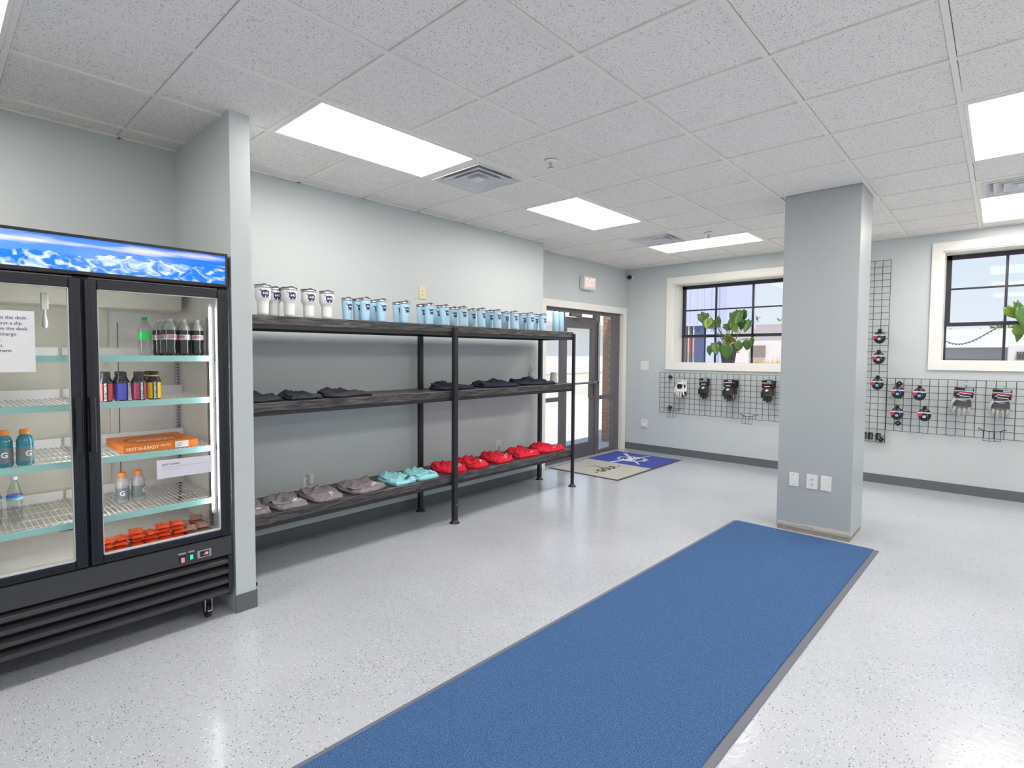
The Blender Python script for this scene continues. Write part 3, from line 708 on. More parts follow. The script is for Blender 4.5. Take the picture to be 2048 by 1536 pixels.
# ------------------------------------------------------------------ wall plates and fittings
def plate(name, label, cat, face, a, b_, z0, z1, m_, kind):
    """face: ('y', Y) wall facing -Y, a..b along X; ('x', X) wall facing -X, a..b along Y"""
    ax, p = face
    def f(u, d, z): return (u, p-d, z) if ax == 'y' else (p-d, u, z)
    c = (a+b_)/2; cz = (z0+z1)/2
    t = empty(name, f(c, 0, cz), label, cat)
    def bx(n, u0, u1, d0, d1, za, zb, mt, bev=.0015):
        p0, p1 = f(u0, d0, za), f(u1, d1, zb)
        return MB().box(p0[0], p1[0], p0[1], p1[1], za, zb, bev).build(n, mt, t)
    bx('cover_plate', a, b_, 0.0005, .007, z0, z1, m_)
    if kind == 'outlet':
        for s_ in (-1, 1):
            zc = cz+s_*.02
            for du, w, h in ((-.007, .0022, .009), (.007, .0022, .007)): bx('slot', c+du-w, c+du+w, .007, .0076, zc-h/2, zc+h/2, M_DARK, 0)
            bx('slot', c-.0025, c+.0025, .007, .0076, zc-.0125, zc-.008, M_DARK, 0)
    if kind == 'toggle':
        for s_ in (-.023, .023): bx('toggle', c+s_-.005, c+s_+.005, .007, .016, cz-.012, cz+.008, m_)
    if kind in ('blank', 'toggle', 'outlet'):
        for s_ in ((-1, 1) if kind == 'blank' else ()): bx('screw', c-.003, c+.003, .007, .0078, cz+s_*.045-.003, cz+s_*.045+.003, M_CHROME, 0)
    if kind == 'plug':
        bx('plugged_freshener', c-.008, c+.03, .007, .05, cz, cz+.085, M_WHITEP, .008)
        for du, dz in ((-.012, -.028), (.006, -.028), (-.012, .03)): bx('slot', c+du-.002, c+du+.002, .007, .0076, cz+dz-.005, cz+dz+.005, M_DARK, 0)
    if kind == 'adapter':
        bx('plug_adapter', c-.02, c+.012, .007, .055, cz-.045, cz+.01, M_WHITEP, .006)
        bx('slot', c-.004, c+.004, .007, .0076, cz+.02, cz+.034, M_DARK, 0)
    return t
CX_ = 5.2
plate('blank_plate', 'narrow white blank plate on the column, left of the outlet', 'wall plate', ('x', CX_), 1.205, 1.276, .392, .508, M_WHITEP, 'blank')
plate('outlet_plate', 'white double outlet low on the grey column', 'outlet', ('x', CX_), 1.066, 1.146, .389, .511, M_WHITEP, 'outlet')
plate('blank_plate', 'plain white blank plate on the column, right of the outlet', 'wall plate', ('x', CX_), .967, 1.043, .390, .513, M_WHITEP, 'plain')
plate('switch_plate', 'white double light switch on the far wall beside the window', 'switch', ('x', XB), 3.928, 4.06, 1.275, 1.414, M_WHITEP, 'toggle')
plate('outlet_plate', 'white outlet with a plug adapter low on the far wall by the door', 'outlet', ('x', XB), 3.935, 4.04, .37, .50, M_WHITEP, 'adapter')
plate('jack_plate', 'ivory jack plate high on the long wall above the tumblers', 'wall plate', ('y', YL), 3.372, 3.454, 2.045, 2.168, mat('ivory plastic', (226, 216, 176), .4), 'outlet')
plate('outlet_plate', 'white outlet with plugged air freshener above the grey shirts', 'outlet', ('y', YL), 2.143, 2.232, .377, .50, M_WHITEP, 'plug')
plate('outlet_plate', 'white outlet with a plug adapter behind the red shirts', 'outlet', ('y', YL), 4.49, 4.58, .42, .54, M_WHITEP, 'adapter')

t = empty('exit_sign', (6.7, 4.3, 2.44), 'white lit exit sign with pale red letters above the door', 'sign')
MB().box(6.56, 6.86, 4.245, YD, 2.44, 2.63, .012).build('sign_housing', M_WHITEP, t)
text_mb('EXIT', .16, .001, .003).map(lambda a, b_, c_: (6.71+a*.8, 4.244-c_, 2.535+b_)).build('exit_letters', emit('exit letter glow', (250, 140, 140), .8), t)
t = empty('security_camera', (7.86, 4.27, 2.73), 'small dark dome camera in the corner under the ceiling', 'camera')
MB().lathe([(.035, 0), (.037, -.02), (.03, -.05)], 18, (XB, 4.25, 2.735), 'x').build('camera_base', M_WHITEP, t)
MB().lathe([(.034, -.045), (.036, -.06), (.028, -.085), (.0, -.095)], 18, (XB, 4.25, 2.735), 'x').build('lens_dome', mat('black lens', (14, 15, 18), .1), t)

# ------------------------------------------------------------------ wire grids
XG = 7.872; CEL = .0762
def grid(label, ya, yb, za, zb, brackets):
    t = empty('wire_grid_panel', (XG, (ya+yb)/2, za), label, 'wire grid', 'black wire grid wall panels')
    ny = round((yb-ya)/CEL); nz = round((zb-za)/CEL)
    vm = MB().tube([(0, 0, 0), (0, 0, zb-za)], .0028, 6).mesh('wire', M_WIRE); hm = MB().tube([(0, 0, 0), (0, yb-ya, 0)], .0028, 6).mesh('wire', M_WIRE)
    for k in range(ny+1):
        o = bpy.data.objects.new('wire', vm); COL.objects.link(o); o.parent = t; o.location = (0, ya+(yb-ya)*k/ny-(ya+yb)/2, 0)
    for k in range(nz+1):
        o = bpy.data.objects.new('wire', hm); COL.objects.link(o); o.parent = t; o.location = (.005, ya-(ya+yb)/2, (zb-za)*k/nz)
    for (y, z) in brackets:
        h = .035
        b = MB().prism([(-h, 0), (0, -h), (h, 0), (0, h)], 0, .008, lambda a, c_, d: (XG-.008-d, y+a, z+c_))  .box(XG-.008, XB-.0018, y-.012, y+.012, z-.012, z+.012)
        br = b.build('wall_bracket', M_BLACK, t)
        MB().lathe([(.006, -.017), (.004, -.019), (0, -.0195)], 8, (XG, y, z), 'x').build('bracket_screw', M_CHROME, br)
    return t
g1z = (.635, .635+8*CEL); g1y = (3.727-24*CEL, 3.727)
grid('low wide black wire grid under the left far window', g1y[0], g1y[1], g1z[0], g1z[1], ((3.56, 1.178), (3.555, .718)))
g2y = (.95, .95+6*CEL)
grid('tall narrow black wire grid half hidden by the column', g2y[0], g2y[1], .49, .49+28*CEL, ((.985, .525), (1.29, 2.5)))
g3y = (.945-24*CEL, .945); g3z = (.64, .64+8*CEL)
grid('low wide black wire grid under the right far window', g3y[0], g3y[1], g3z[0], g3z[1], ((.832, 1.19), (.832, .732)))

def hook(t, y, z, l=.12, dx=0):
    MB().tube([(XG+.003, y, z+.03), (XG-.006, y, z+.03), (XG-.006, y, z), (XG-l, y, z), (XG-l-.012, y, z+.012)], .0028, 6).build('peg_hook', M_CHROME, t)
def glove_mb(w=.10, h=.19, th=.022, seed=0):
    """hanging glove, cuff at top (z=0), fingers pointing down; returns palm, finger list (local, faces -X)"""
    rr = random.Random(seed)
    palm = MB(); pr = [(.36, 0), (.38, .12), (.40, .3), (.47, .45), (.5, .58), (.46, .66)]
    n = 20; V = []; F = []
    for (hw, d) in pr:
        for k in range(n):
            a = 2*PI*k/n; V.append((math.cos(a)*th*(.55+.5*min(1, d*2)), math.copysign(abs(math.sin(a))**.8, math.sin(a))*hw*w, -d*h))
    for i in range(len(pr)-1):
        for k in range(n): F.append((i*n+k, i*n+(k+1) % n, (i+1)*n+(k+1) % n, (i+1)*n+k))
    F += [tuple(range(n)), tuple(reversed(range((len(pr)-1)*n, len(pr)*n)))]
    palm.add(V, F, True)
    fs = []
    for k, (u, L) in enumerate(((-.36, .26), (-.12, .36), (.12, .38), (.34, .30))):
        y = u*w; zt = -.62*h; sp_ = u*.1*w+rr.uniform(-.004, .004)
        fs.append(MB().tube([(0, y, zt), (-.006, y+sp_, zt-.5*L*h), (.002, y+sp_*1.6, zt-.9*L*h), (.004, y+sp_*1.7, zt-L*h)], [.095*w, .1*w, .088*w, .04*w], 10))
    fs.append(MB().tube([(0, .4*w, -.36*h), (-.008, .56*w, -.5*h), (-.006, .6*w, -.7*h), (-.004, .6*w, -.76*h)], [.1*w, .105*w, .09*w, .04*w], 10))
    return palm, fs
def glove(loc, rx, palm_m, fing_m, label, group, style, seed, w=.10, h=.2, rz=0, header=True):
    t = empty('batting_glove', loc, label, 'glove', group); t.rotation_euler = (rx, 0, rz)
    palm, fs = glove_mb(w, h, .02, seed)
    palm.build('glove_palm', palm_m, t, world=False)
    for f in fs: f.build('glove_finger', fing_m, t, world=False)
    if header:
        MB().box(-.014, .012, -w*.52, w*.52, -.075, .025, .002).build('header_card', M_BLACK, t, world=False)
        MB().box(-.0155, -.0142, -w*.52, w*.52, -.024, -.014).build('red_stripe', mat('red print', (206, 36, 70), .5), t, world=False)
        MB().box(-.0155, -.0142, -w*.5, w*.5, -.010, -.004).build('white_stripe', M_WPRINT, t, world=False)
        MB().box(-.016, -.0142, -w*.45, -w*.05, .003, .022).build('blue_sticker', mat('sky blue sticker', (110, 180, 222), .5), t, world=False)
    if style == 'black':
        MB().box(-.0165, -.0145, -w*.3, w*.25, -.058, -.050).build('logo_print', M_WPRINT, t, world=False)
        MB().prism([(-.2*w, -.1), (.0, -.09), (.16*w, -.105), (.2*w, -.115), (0, -.122), (-.16*w, -.112)], 0, .003, lambda a, b_, d: (-.0185-d, a, b_)).build('knuckle_badge', M_WPRINT, t, world=False)
    if style == 'grey':
        MB().tube([(-.022, -w*.42, -.035), (-.022, w*.2, -.03), (-.023, w*.36, -.045), (-.022, w*.1, -.06), (-.023, -w*.35, -.062), (-.024, -w*.38, -.085), (-.024, -w*.1, -.092), (-.023, w*.4, -.1)], .0035, 6).build('piping_print', M_WPRINT, t, world=False)
        MB().prism([(-.25*w, -.105), (.2*w, -.098), (.3*w, -.11), (-.1*w, -.12)], 0, .003, lambda a, b_, d: (-.021-d, a, b_)).build('knuckle_badge', M_CHROME, t, world=False)
    if style == 'white':
        MB().prism([(-.35*w, -.085), (.18*w, -.078), (.35*w, -.11), (.2*w, -.15), (-.15*w, -.155), (-.35*w, -.12)], 0, .003, lambda a, b_, d: (-.019-d, a, b_)).build('black_patch', M_BPRINT, t, world=False)
        MB().box(-.021, -.018, -w*.2, w*.22, -.042, -.036).build('logo_print', M_BPRINT, t, world=False)
    return t
M_GW = mat('white glove leather', (228, 228, 226), .6, noise=.05); M_GB = mat('black glove leather', (48, 44, 46), .5, noise=.2); M_GG = mat('pale grey glove leather', (176, 178, 172), .6, noise=.08)
M_TAN = mat('tan glove leather', (140, 128, 108), .6)
hk = empty('peg_hook_rail', (XG, 2.8, 1.19), 'four steel peg hooks on the grid under the left window', 'hook')
for y in (3.36, 3.0, 2.59, 2.16): hook(hk, y, 1.185, .10)
hk = empty('peg_hook_rail', (XG, .1, 1.19), 'two steel peg hooks on the grid under the right window', 'hook')
for y in (.26, -.03): hook(hk, y, 1.195, .10)
GRP = 'batting gloves hanging on the wire grids'
glove((7.79, 3.375, 1.165), 0, M_GW, M_GW, 'white batting glove with black patch, leftmost on the grid under the window', GRP, 'white', 1, .125, .29, header=False)
glove((7.835, 3.34, 1.16), R(4), M_GW, M_BPRINT, 'white glove with black fingertips behind the leftmost white one', GRP, 'white', 2, .12, .28, header=False)
def bunch(y, n, z, names, sp_):
    for k in range(n):
        glove((7.835-.03*(n-1-k), y-sp_*k*.5, z), R((-3+5*k) if n < 4 else (2*k-2)), M_GB, M_TAN if (k % 2) else M_GB, names[k], GRP, 'black', 20+k+int(y*10), .125, .27, R(-10-8*k))
bunch(3.04, 2, 1.15, ['front black batting glove in the bunch next to the white pair', 'rear black batting glove in the bunch next to the white pair'], .03)
bunch(2.68, 4, 1.145, ['front black batting glove in the thick middle bunch', 'second black batting glove of the thick middle bunch', 'third black batting glove of the thick middle bunch', 'rearmost black batting glove of the thick middle bunch'], .035)
bunch(2.20, 3, 1.155, ['front black batting glove in the bunch beside the column', 'middle black batting glove in the bunch beside the column', 'rear black batting glove in the bunch beside the column'], .035)
glove((7.785, .275, 1.145), R(4), mat('dark glove back', (70, 70, 74), .6), M_GG, 'pale grey batting glove, left one on the grid under the right window', GRP, 'grey', 41, .15, .28, R(4))
glove((7.785, -.018, 1.14), R(3), mat('dark glove back', (70, 70, 74), .6), M_GG, 'pale grey batting glove, right one on the grid under the right window', GRP, 'grey', 42, .14, .275, R(-4))

def make_pack(bluesticker):
    t = empty('round_pack', (0, 0, 0)); r_ = .062
    MB().lathe([(0, .02), (r_*.7, .02), (r_, .008), (r_*1.02, -.008), (r_*.85, -.03), (0, -.036)], 26, (0, 0, 0), 'x').map(lambda x, y_, z: (x, y_*.93, z*1.16-.006)).build('blister', M_BLACK, t, world=False)
    MB().prism([(-.018, .06), (.018, .06), (.018, .09), (-.018, .09)], 0, .004, lambda a, b_, d: (-d, a, b_)).build('hang_tab', M_BLACK, t, world=False)
    def disc(poly, m_, n_, off=.0): MB().prism(poly, 0, .002, lambda a, b_, d: (-.0365-off-d, a, b_)).build(n_, m_, t, world=False)
    disc([(-.058, .012), (.058, .012), (.056, .026), (-.056, .026)], mat('pink white print', (226, 206, 212), .5), 'white_band')
    disc([(.058, .01), (.022, .01), (.022, -.012), (.05, -.03), (.058, -.012)], mat('red print', (206, 36, 70), .5), 'red_print')
    MB().tube([(-.038, .030*math.cos(a), -.014+.030*math.sin(a)) for a in [R(q) for q in range(-20, 201, 20)]], .003, 6).build('arc_print', mat('blue grey print', (90, 120, 170), .5), t, world=False)
    disc([(-.014, -.036), (.014, -.036), (.014, -.010), (-.014, -.010)], mat('sky blue sticker', (110, 180, 222), .5) if bluesticker else mat('pale sticker', (200, 198, 210), .5), 'price_sticker', .002)
    return t
pk = {True: make_pack(True), False: make_pack(False)}; seen = set()
PP = [(1.022, 1.73, False, 'round black pack on the tall grid, topmost'), (1.024, 1.49, False, 'round black pack on the tall grid, second from top'),
      (1.026, 1.19, True, 'round pack with blue sticker, lowest on the tall grid'), (.835, 1.10, True, 'round pack with blue sticker under the upper bracket, right grid'),
      (.643, 1.09, True, 'round pack with blue sticker, upper right of the four on the low grid'), (.835, .855, True, 'round pack with blue sticker above the lower bracket, right grid'),
      (.593, .86, False, 'round pack with pale sticker, lower right of the four on the low grid')]
for (y, z, bs, lb) in PP:
    o = pk[bs] if bs not in seen else copy_tree(pk[bs]); seen.add(bs)
    o.location = (7.79, y, z); tag(o, lb, 'package', 'round packs hanging on the grids')
t = empty('peg_hook_rail', (XG, .8, 1.2), 'steel peg hooks carrying the round packs', 'hook')
for (y, z, bs, lb) in PP: hook(t, y, z+.075, .07)
for k, y in enumerate((1.145, 1.085, 1.01)):
    t = empty('cleat_pack', (7.84, y, .54), 'small dark pack at the foot of the tall grid, %s from the column' % ORD[k], 'package', 'dark packs at the foot of the tall grid')
    MB().box(7.83, 7.86, y-.024, y+.024, .52, .60, .004).build('pack_card', M_BLACK, t)
    MB().box(7.827, 7.83, y-.014, y-.004, .53, .585).build('pack_stripe', mat('grey green print', (130, 140, 132), .5), t)
def cap_holder(y, z, lb):
    t = empty('cap_display_holder', (7.78, y, z), lb, 'wire holder', 'wire cap holders on the grids')
    arc = [(7.80-.085*math.cos(a), y+.105*math.sin(a), z+.04-.012*math.cos(2*a)) for a in [R(q) for q in range(-90, 91, 15)]]
    MB().tube(arc, .0035, 6).tube([(7.86, y-.105, z+.03)]+[arc[0]], .003, 6).tube([(7.86, y+.105, z+.03), arc[-1]], .003, 6).build('curved_rest', M_WIRE, t)
    MB().tube([(XG, y-.07, z+.02), (7.74, y-.065, z+.025), (7.71, y-.065, z-.07), (7.71, y+.065, z-.07), (7.74, y+.065, z+.025), (XG, y+.07, z+.02)], .003, 6)\
        .tube([(7.74, y-.02, z+.03), (7.71, y-.02, z-.07)], .0025, 6).tube([(7.74, y+.02, z+.03), (7.71, y+.02, z-.07)], .0025, 6).build('wire_frame', M_WIRE, t)
cap_holder(3.47, .66, 'black wire cap holder at the left end of the left grid'); cap_holder(2.42, .66, 'black wire cap holder near the column on the left grid'); cap_holder(.045, .70, 'black wire cap holder on the right grid under the gloves')

# ------------------------------------------------------------------ potted plants
def leaf_mb(L, Wd, fold, droop):
    b = MB(); n = 8; V = []
    for i in range(n+1):
        u = i/n
        hw = Wd*.5*(math.sin(PI*min(1, u*.93+.07))**.75)*(1.18-.75*u) if i < n else .0005
        z = -L*u; bend = droop*u*u*L
        back = .12*L*(1-u)*(.0 if i else 1)
        for s_ in (-1, -.5, 0, .5, 1):
            V.append((bend-fold*abs(s_)*hw, s_*hw, z+(abs(s_)*back)))
    for i in range(n):
        for k in range(4): b.f.append((i*5+k, (i+1)*5+k, (i+1)*5+k+1, i*5+k+1)); b.sm.append(True)
    b.v = V; return b
M_LEAF = mat('heart leaf green', (74, 112, 52), .4, noise=.3, nscale=14); M_LEAF2 = mat('yellow green leaf', (128, 156, 62), .4, noise=.25, nscale=14); M_STEM = mat('green stem', (86, 92, 50), .5)
def plant(px, py, pz, leaves, label, pr, ph, seed, pot=True):
    rr = random.Random(seed)
    t = empty('potted_plant', (px, py, pz), label, 'plant')
    MB().lathe([(pr*.74, 0), (pr*.98, ph*.85), (pr*1.04, ph*.86), (pr*1.04, ph), (pr*.93, ph), (pr*.9, ph*.88), (0, ph*.88)], 28).build('plant_pot', mat('dark grey pot', (66, 66, 76), .5), t, world=False)
    MB().lathe([(0, ph*.9), (pr*.9, ph*.885)], 20).build('potting_soil', mat('potting soil', (50, 38, 30), .9, noise=.4, nscale=60), t, world=False)
    for k, (y, z, L, W_, az, tilt, yel) in enumerate(leaves):
        x = px-.135 if L >= .18 and y > 2 else px+rr.uniform(-.10, .03); base = Vector((x-px, y-py, z-pz))
        s0 = Vector((rr.uniform(-.3, .3)*pr, rr.uniform(-.5, .5)*pr, ph*.88))
        mid = s0.lerp(base, .5)+Vector((0, 0, .10 if base.z > ph else .09)); 
        P = []
        for i in range(9):
            u = i/8; P.append(s0*(1-u)**2+mid*2*u*(1-u)+base*u*u)
        MB().tube(P, .0032, 6).build('stem', M_STEM, t, world=False)
        o = leaf_mb(L*1.22, W_*1.3, .25, rr.uniform(-.2, .25)).build('leaf', M_LEAF2 if yel else M_LEAF, t, tuple(base), world=False)
        o.rotation_euler = (tilt, rr.uniform(-.35, .25), az)
        sm = o.modifiers.new('s', 'SOLIDIFY'); sm.thickness = .0012
plant(8.06, 2.80, 1.4, [
    (3.20, 2.115, .15, .13, .3, R(-35), 0), (3.10, 2.11, .13, .09, -.5, R(30), 0), (3.16, 2.00, .13, .10, .2, R(-50), 0), (3.07, 2.04, .13, .12, .1, R(10), 1), (3.02, 2.02, .12, .12, .4, R(25), 0),
    (2.93, 2.06, .14, .07, .9, R(-15), 0), (2.88, 1.93, .13, .09, .3, R(-75), 0), (2.76, 2.11, .13, .11, .6, R(-20), 0), (2.68, 2.14, .15, .12, .2, R(5), 0), (2.62, 2.11, .16, .11, -.2, R(14), 0),
    (2.56, 2.13, .13, .12, -.6, R(30), 0), (2.66, 2.03, .13, .12, .3, R(-10), 1), (2.60, 2.0, .12, .10, .1, R(20), 0), (2.51, 1.99, .15, .11, -.2, R(15), 0), (2.73, 1.95, .12, .09, .5, R(-30), 1),
    (2.74, 2.03, .13, .10, -.4, R(-5), 0), (2.86, 1.78, .14, .10, .2, R(-60), 1), (2.98, 1.68, .15, .12, .2, R(-15), 0), (2.93, 1.69, .17, .11, -.2, R(-28), 0), (3.04, 1.64, .12, .07, .4, R(-5), 0),
    (2.78, 1.66, .18, .17, .05, R(0), 0), (2.62, 1.69, .13, .09, -.3, R(35), 0), (2.54, 1.72, .13, .12, 0, R(15), 0), (2.47, 1.74, .13, .07, -.4, R(40), 0), (2.68, 1.70, .11, .10, .3, R(-20), 0)],
    'leafy heart-leaf plant in a dark pot on the left window sill', .115, .235, 5)
plant(8.06, -.30, 1.465, [
    (-.02, 2.03, .14, .09, .2, R(-35), 1), (-.09, 2.07, .20, .08, .5, R(-20), 0), (-.14, 2.03, .22, .14, .2, R(-10), 0), (-.2, 1.98, .2, .15, 0, R(5), 0), (-.12, 1.84, .13, .10, .2, R(-5), 1), (-.30, 2.1, .18, .14, 0, R(10), 0),
    (-.4, 2.05, .18, .14, 0, R(15), 0), (-.13, 1.80, .12, .06, .3, R(8), 0), (-.36, 2.2, .16, .12, 0, R(0), 0), (-.5, 1.95, .16, .12, 0, R(20), 0), (-.25, 2.2, .15, .12, .3, R(-10), 0)],
    'drooping leafy plant on the right window sill, cut by the photo edge', .115, .235, 9)

# ------------------------------------------------------------------ display fridge
FX0, FX1, FY, FZ = -.135, 1.217, 3.14, 2.07
fr = empty('display_fridge', (.54, 3.5, 0), 'black two-door glass display fridge with a backlit mountain header', 'fridge')
M_LINER = mat('pale grey liner', (228, 226, 220), .4, noise=.03)
Z0, Z1 = .455, 1.875
MB().box(FX0, FX0+.035, FY+.06, 3.98, .12, FZ).box(FX1-.028, FX1, FY+.06, 3.98, .12, FZ).box(FX0, FX1, FY+.06, 3.98, 1.885, FZ).box(FX0, FX1, 3.93, 3.98, .12, FZ)\
    .box(FX0, FX1, FY+.06, 3.98, .12, .45).build('cabinet', M_BLACK, fr)
ix0, ix1 = FX0+.036, FX1-.029
MB().box(ix0, ix0+.008, 3.2, 3.925, .46, 1.88).box(ix1-.008, ix1, 3.2, 3.925, .46, 1.88).box(ix0, ix1, 3.915, 3.925, .46, 1.88).box(ix0, ix1, 3.2, 3.925, .452, .462)\
    .box(ix0, ix1, 3.2, 3.925, 1.872, 1.88).build('liner', M_LINER, fr)
MB().box(ix0+.008, ix1-.008, 3.2, 3.915, .4625, .492).build('cooler_floor', M_LINER, fr)
MB().box(ix0+.02, ix1-.06, 3.62, 3.9, 1.77, 1.868, .01).box(ix0+.3, ix1-.4, 3.885, 3.91, .47, 1.77).build('evaporator_cover', mat('cream cover', (214, 210, 196), .4), fr)
for x in (.845,): MB().box(x-.0012, x+.0012, 3.909, 3.916, .6, 1.7).build('liner_seam', M_DARK, fr)
MB().box(.512, .572, 3.187, 3.205, .46, 1.88).build('centre_mullion', M_BLACK, fr)
for (x, y) in ((.20, 3.905), (.50, 3.905), (1.165, 3.86), (1.165, 3.3)):
    s_ = MB().box(x-.012, x+.012, y-.004, y+.006, .5, 1.72)
    st = s_.build('shelf_standard', M_CHROME, fr)
    g = MB()
    for k in range(60): g.box(x-.005, x+.005, y-.0048, y-.0036, .515+k*.02, .523+k*.02)
    tag(g.build('standard_slots', M_DARK, st), kind='stuff')
# header
hd = MB().box(FX0, FX1, FY, FY+.06, 1.885, 1.9).box(FX0, FX1, FY, FY+.06, 2.056, FZ).box(FX0, FX0+.012, FY, FY+.06, 1.9, 2.056).box(FX1-.012, FX1, FY, FY+.06, 1.9, 2.056).build('header_frame', M_BLACK, fr)
MB().box(FX0+.012, FX1-.012, FY+.004, FY+.02, 1.9, 2.056).build('header_picture', M_HEAD, fr, (0, 0, 0))
for o in list(fr.children):
    if o.name.startswith('header_picture'):
        # own origin at the picture's lower left corner, so that its picture is laid out from there
        for v in o.data.vertices: v.co.x += fr.location.x-FX0; v.co.y += fr.location.y-FY; v.co.z += -1.9
        o.location = (FX0-fr.location.x, FY-fr.location.y, 1.9)
# doors
def fdoor(x0, x1, gx0, gx1, hx):
    zb, zt = .472, 1.868
    d = MB().box(x0, gx0, FY, FY+.045, zb, zt, .004).box(gx1, x1, FY, FY+.045, zb, zt, .004).box(gx0, gx1, FY, FY+.045, 1.82, zt, .004).box(gx0, gx1, FY, FY+.045, zb, .512, .004)
    for e in (.012, .022):
        d.box(x0+e, x0+e+.003, FY-.002, FY+.002, zb+e, zt-e).box(x1-e-.003, x1-e, FY-.002, FY+.002, zb+e, zt-e).box(x0+e, x1-e, FY-.002, FY+.002, zt-e-.003, zt-e).box(x0+e, x1-e, FY-.002, FY+.002, zb+e, zb+e+.003)
    d = d.build('door', mat('black door extrusion', (26, 28, 38), .3, noise=.1), fr)
    MB().box(gx0, gx0+.004, FY+.002, FY+.03, .512, 1.82).box(gx1-.004, gx1, FY+.002, FY+.03, .512, 1.82).box(gx0, gx1, FY+.002, FY+.03, .512, .517).box(gx0, gx1, FY+.002, FY+.03, 1.816, 1.82).build('glazing_bead', mat('pale grey bead', (196, 198, 200), .35), d)
    MB().box(gx0, gx1, FY+.014, FY+.02, .514, 1.818).build('door_glass', GLASS, d)
    MB().box(hx-.012, hx+.012, FY-.05, FY-.026, 1.035, 1.3, .004).box(hx-.012, hx+.012, FY-.03, FY+.001, 1.25, 1.3, .003).box(hx-.012, hx+.012, FY-.03, FY+.001, 1.035, 1.07, .003).build('handle', M_BLACK, d)
fdoor(-.128, .536, -.075, .486, .508); fdoor(.548, 1.212, .598, 1.158, .562)
# grille
MB().box(FX0, FX1-.0, FY+.004, FY+.06, .355, .465, .003).build('control_panel', mat('charcoal steel panel', (58, 60, 64), .45, noise=.05), fr)
MB().box(FX1-.022, FX1, FY+.002, FY+.06, .12, .355).box(FX0, FX0+.022, FY+.002, FY+.06, .12, .355).box(FX0, FX1, FY+.05, FY+.06, .12, .355).build('grille_frame', M_BLACK, fr)
for k in range(4):
    z = .125+k*.058; P = []
    sec = [(0.045, z), (.012, z+.002), (.0, z+.012), (.004, z+.028), (.02, z+.04), (.045, z+.043)]
    MB().prism([(a, b_) for a, b_ in sec], FX0+.022, FX1-.022, lambda a, b_, h: (h, FY+a, b_)).build('louvre', mat('black louvre steel', (52, 50, 54), .4, noise=.05), fr)
def cbox(n, a, b_, z0, z1, d, mt, p=fr): return MB().box(a, b_, FY+.004-d, FY+.005, z0, z1, .001).build(n, mt, p)
s1 = cbox('light_switch', .940, .968, .375, .418, .006, M_BLACK); cbox('rocker', .945, .963, .378, .404, .01, mat('pink lit rocker', (206, 150, 150), .4, emis=.2), s1); cbox('switch_caption', .932, .972, .420, .430, .005, M_CHROME, s1)
s2 = cbox('defrost_switch', .988, .1008e1, .382, .418, .006, M_BLACK); cbox('rocker', .99, 1.006, .385, .41, .01, mat('green lit rocker', (60, 200, 160), .4, emis=.5), s2); cbox('switch_caption', .982, 1.014, .421, .431, .005, M_CHROME, s2)
s3 = cbox('thermostat', 1.028, 1.102, .378, .42, .006, M_CHROME); cbox('display_window', 1.042, 1.09, .384, .414, .008, M_DARK, s3)
text_mb('-38', .02, .0005).map(lambda a, b_, c_: (1.072+a, FY-.0045-c_, .399+b_)).build('red_digits', emit('red digits', (255, 40, 50), 3), s3)
for (x, y) in ((1.10, 3.22), (1.10, 3.85), (-.03, 3.22), (-.03, 3.85)):
    cs = MB().box(x-.03, x+.03, y-.03, y+.03, .11, .121).box(x-.02, x-.016, y-.03, y+.02, .045, .11).box(x+.016, x+.02, y-.03, y+.02, .045, .11).build('caster', M_CHROME, fr)
    MB().lathe([(.0, -.013), (.032, -.013), (.038, -.008), (.038, .008), (.032, .013), (0, .013)], 20, (x, y-.008, .0385), 'x').build('wheel', mat('black rubber wheel', (28, 28, 30), .5), cs)
    MB().box(x-.012, x+.012, y-.055, y-.03, .05, .058).build('brake_tab', M_CHROME, cs)
# LED tubes
for (x) in (1.142,):
    l = MB().box(x-.006, x+.014, 3.195, 3.215, .6, 1.79).build('led_channel', M_WHITEP, fr)
    MB().tube([(x-.004, 3.2, .62), (x-.004, 3.2, 1.77)], .007, 8).build('led_tube', emit('led tube glow', (250, 250, 255), LED), l)
l = MB().box(.515, .569, 3.206, 3.216, .6, 1.79).build('led_channel', M_WHITEP, fr)
for sg in (-1, 1): MB().tube([(.542+sg*.02, 3.222, .62), (.542+sg*.02, 3.222, 1.77)], .005, 8).build('led_tube', emit('led tube glow', (250, 250, 255), LED), l)
# shelves
M_AQ = mat('aqua price rail', (160, 208, 202), .35, noise=.02, emis=.0); M_WW = mat('white coated wire', (228, 228, 226), .35)
FS = [1.497, 1.262, .984, .683]
for z in FS:
    for (a, b_) in ((ix0+.012, .534), (.55, ix1-.014)):
        sh = MB().box(a, b_, 3.222, 3.228, z-.03, z+.002).box(a, b_, 3.228, 3.24, z-.006, z+.0).build('fridge_shelf', M_AQ, fr)
        w = MB(); k = a+.01
        while k < b_-.005: w.box(k-.0014, k+.0014, 3.23, 3.80, z-.006, z-.002); k += .0235
        for y in (3.30, 3.44, 3.58, 3.72): w.box(a, b_, y-.002, y+.002, z-.010, z-.006)
        w.box(a, b_, 3.798, 3.803, z-.008, z+.045).box(a, a+.004, 3.23, 3.8, z-.012, z-.002).box(b_-.004, b_, 3.23, 3.8, z-.012, z-.002)
        w.v = w.v; tag(w.build('wire_deck', M_WW, sh), kind='stuff')
MB().box(.40, .43, 3.28, 3.30, 1.72, 1.80, .004).lathe([(.006, -.09), (.012, -.08), (.012, -.06), (.006, -.02), (.006, 0)], 12, (.415, 3.29, 1.72)).build('thermometer_probe', mat('pale probe', (190, 188, 180), .4), fr)
MB().box(.44, .525, 3.24, 3.25, .640, .650, .002).build('shelf_clip', M_CHROME, fr)

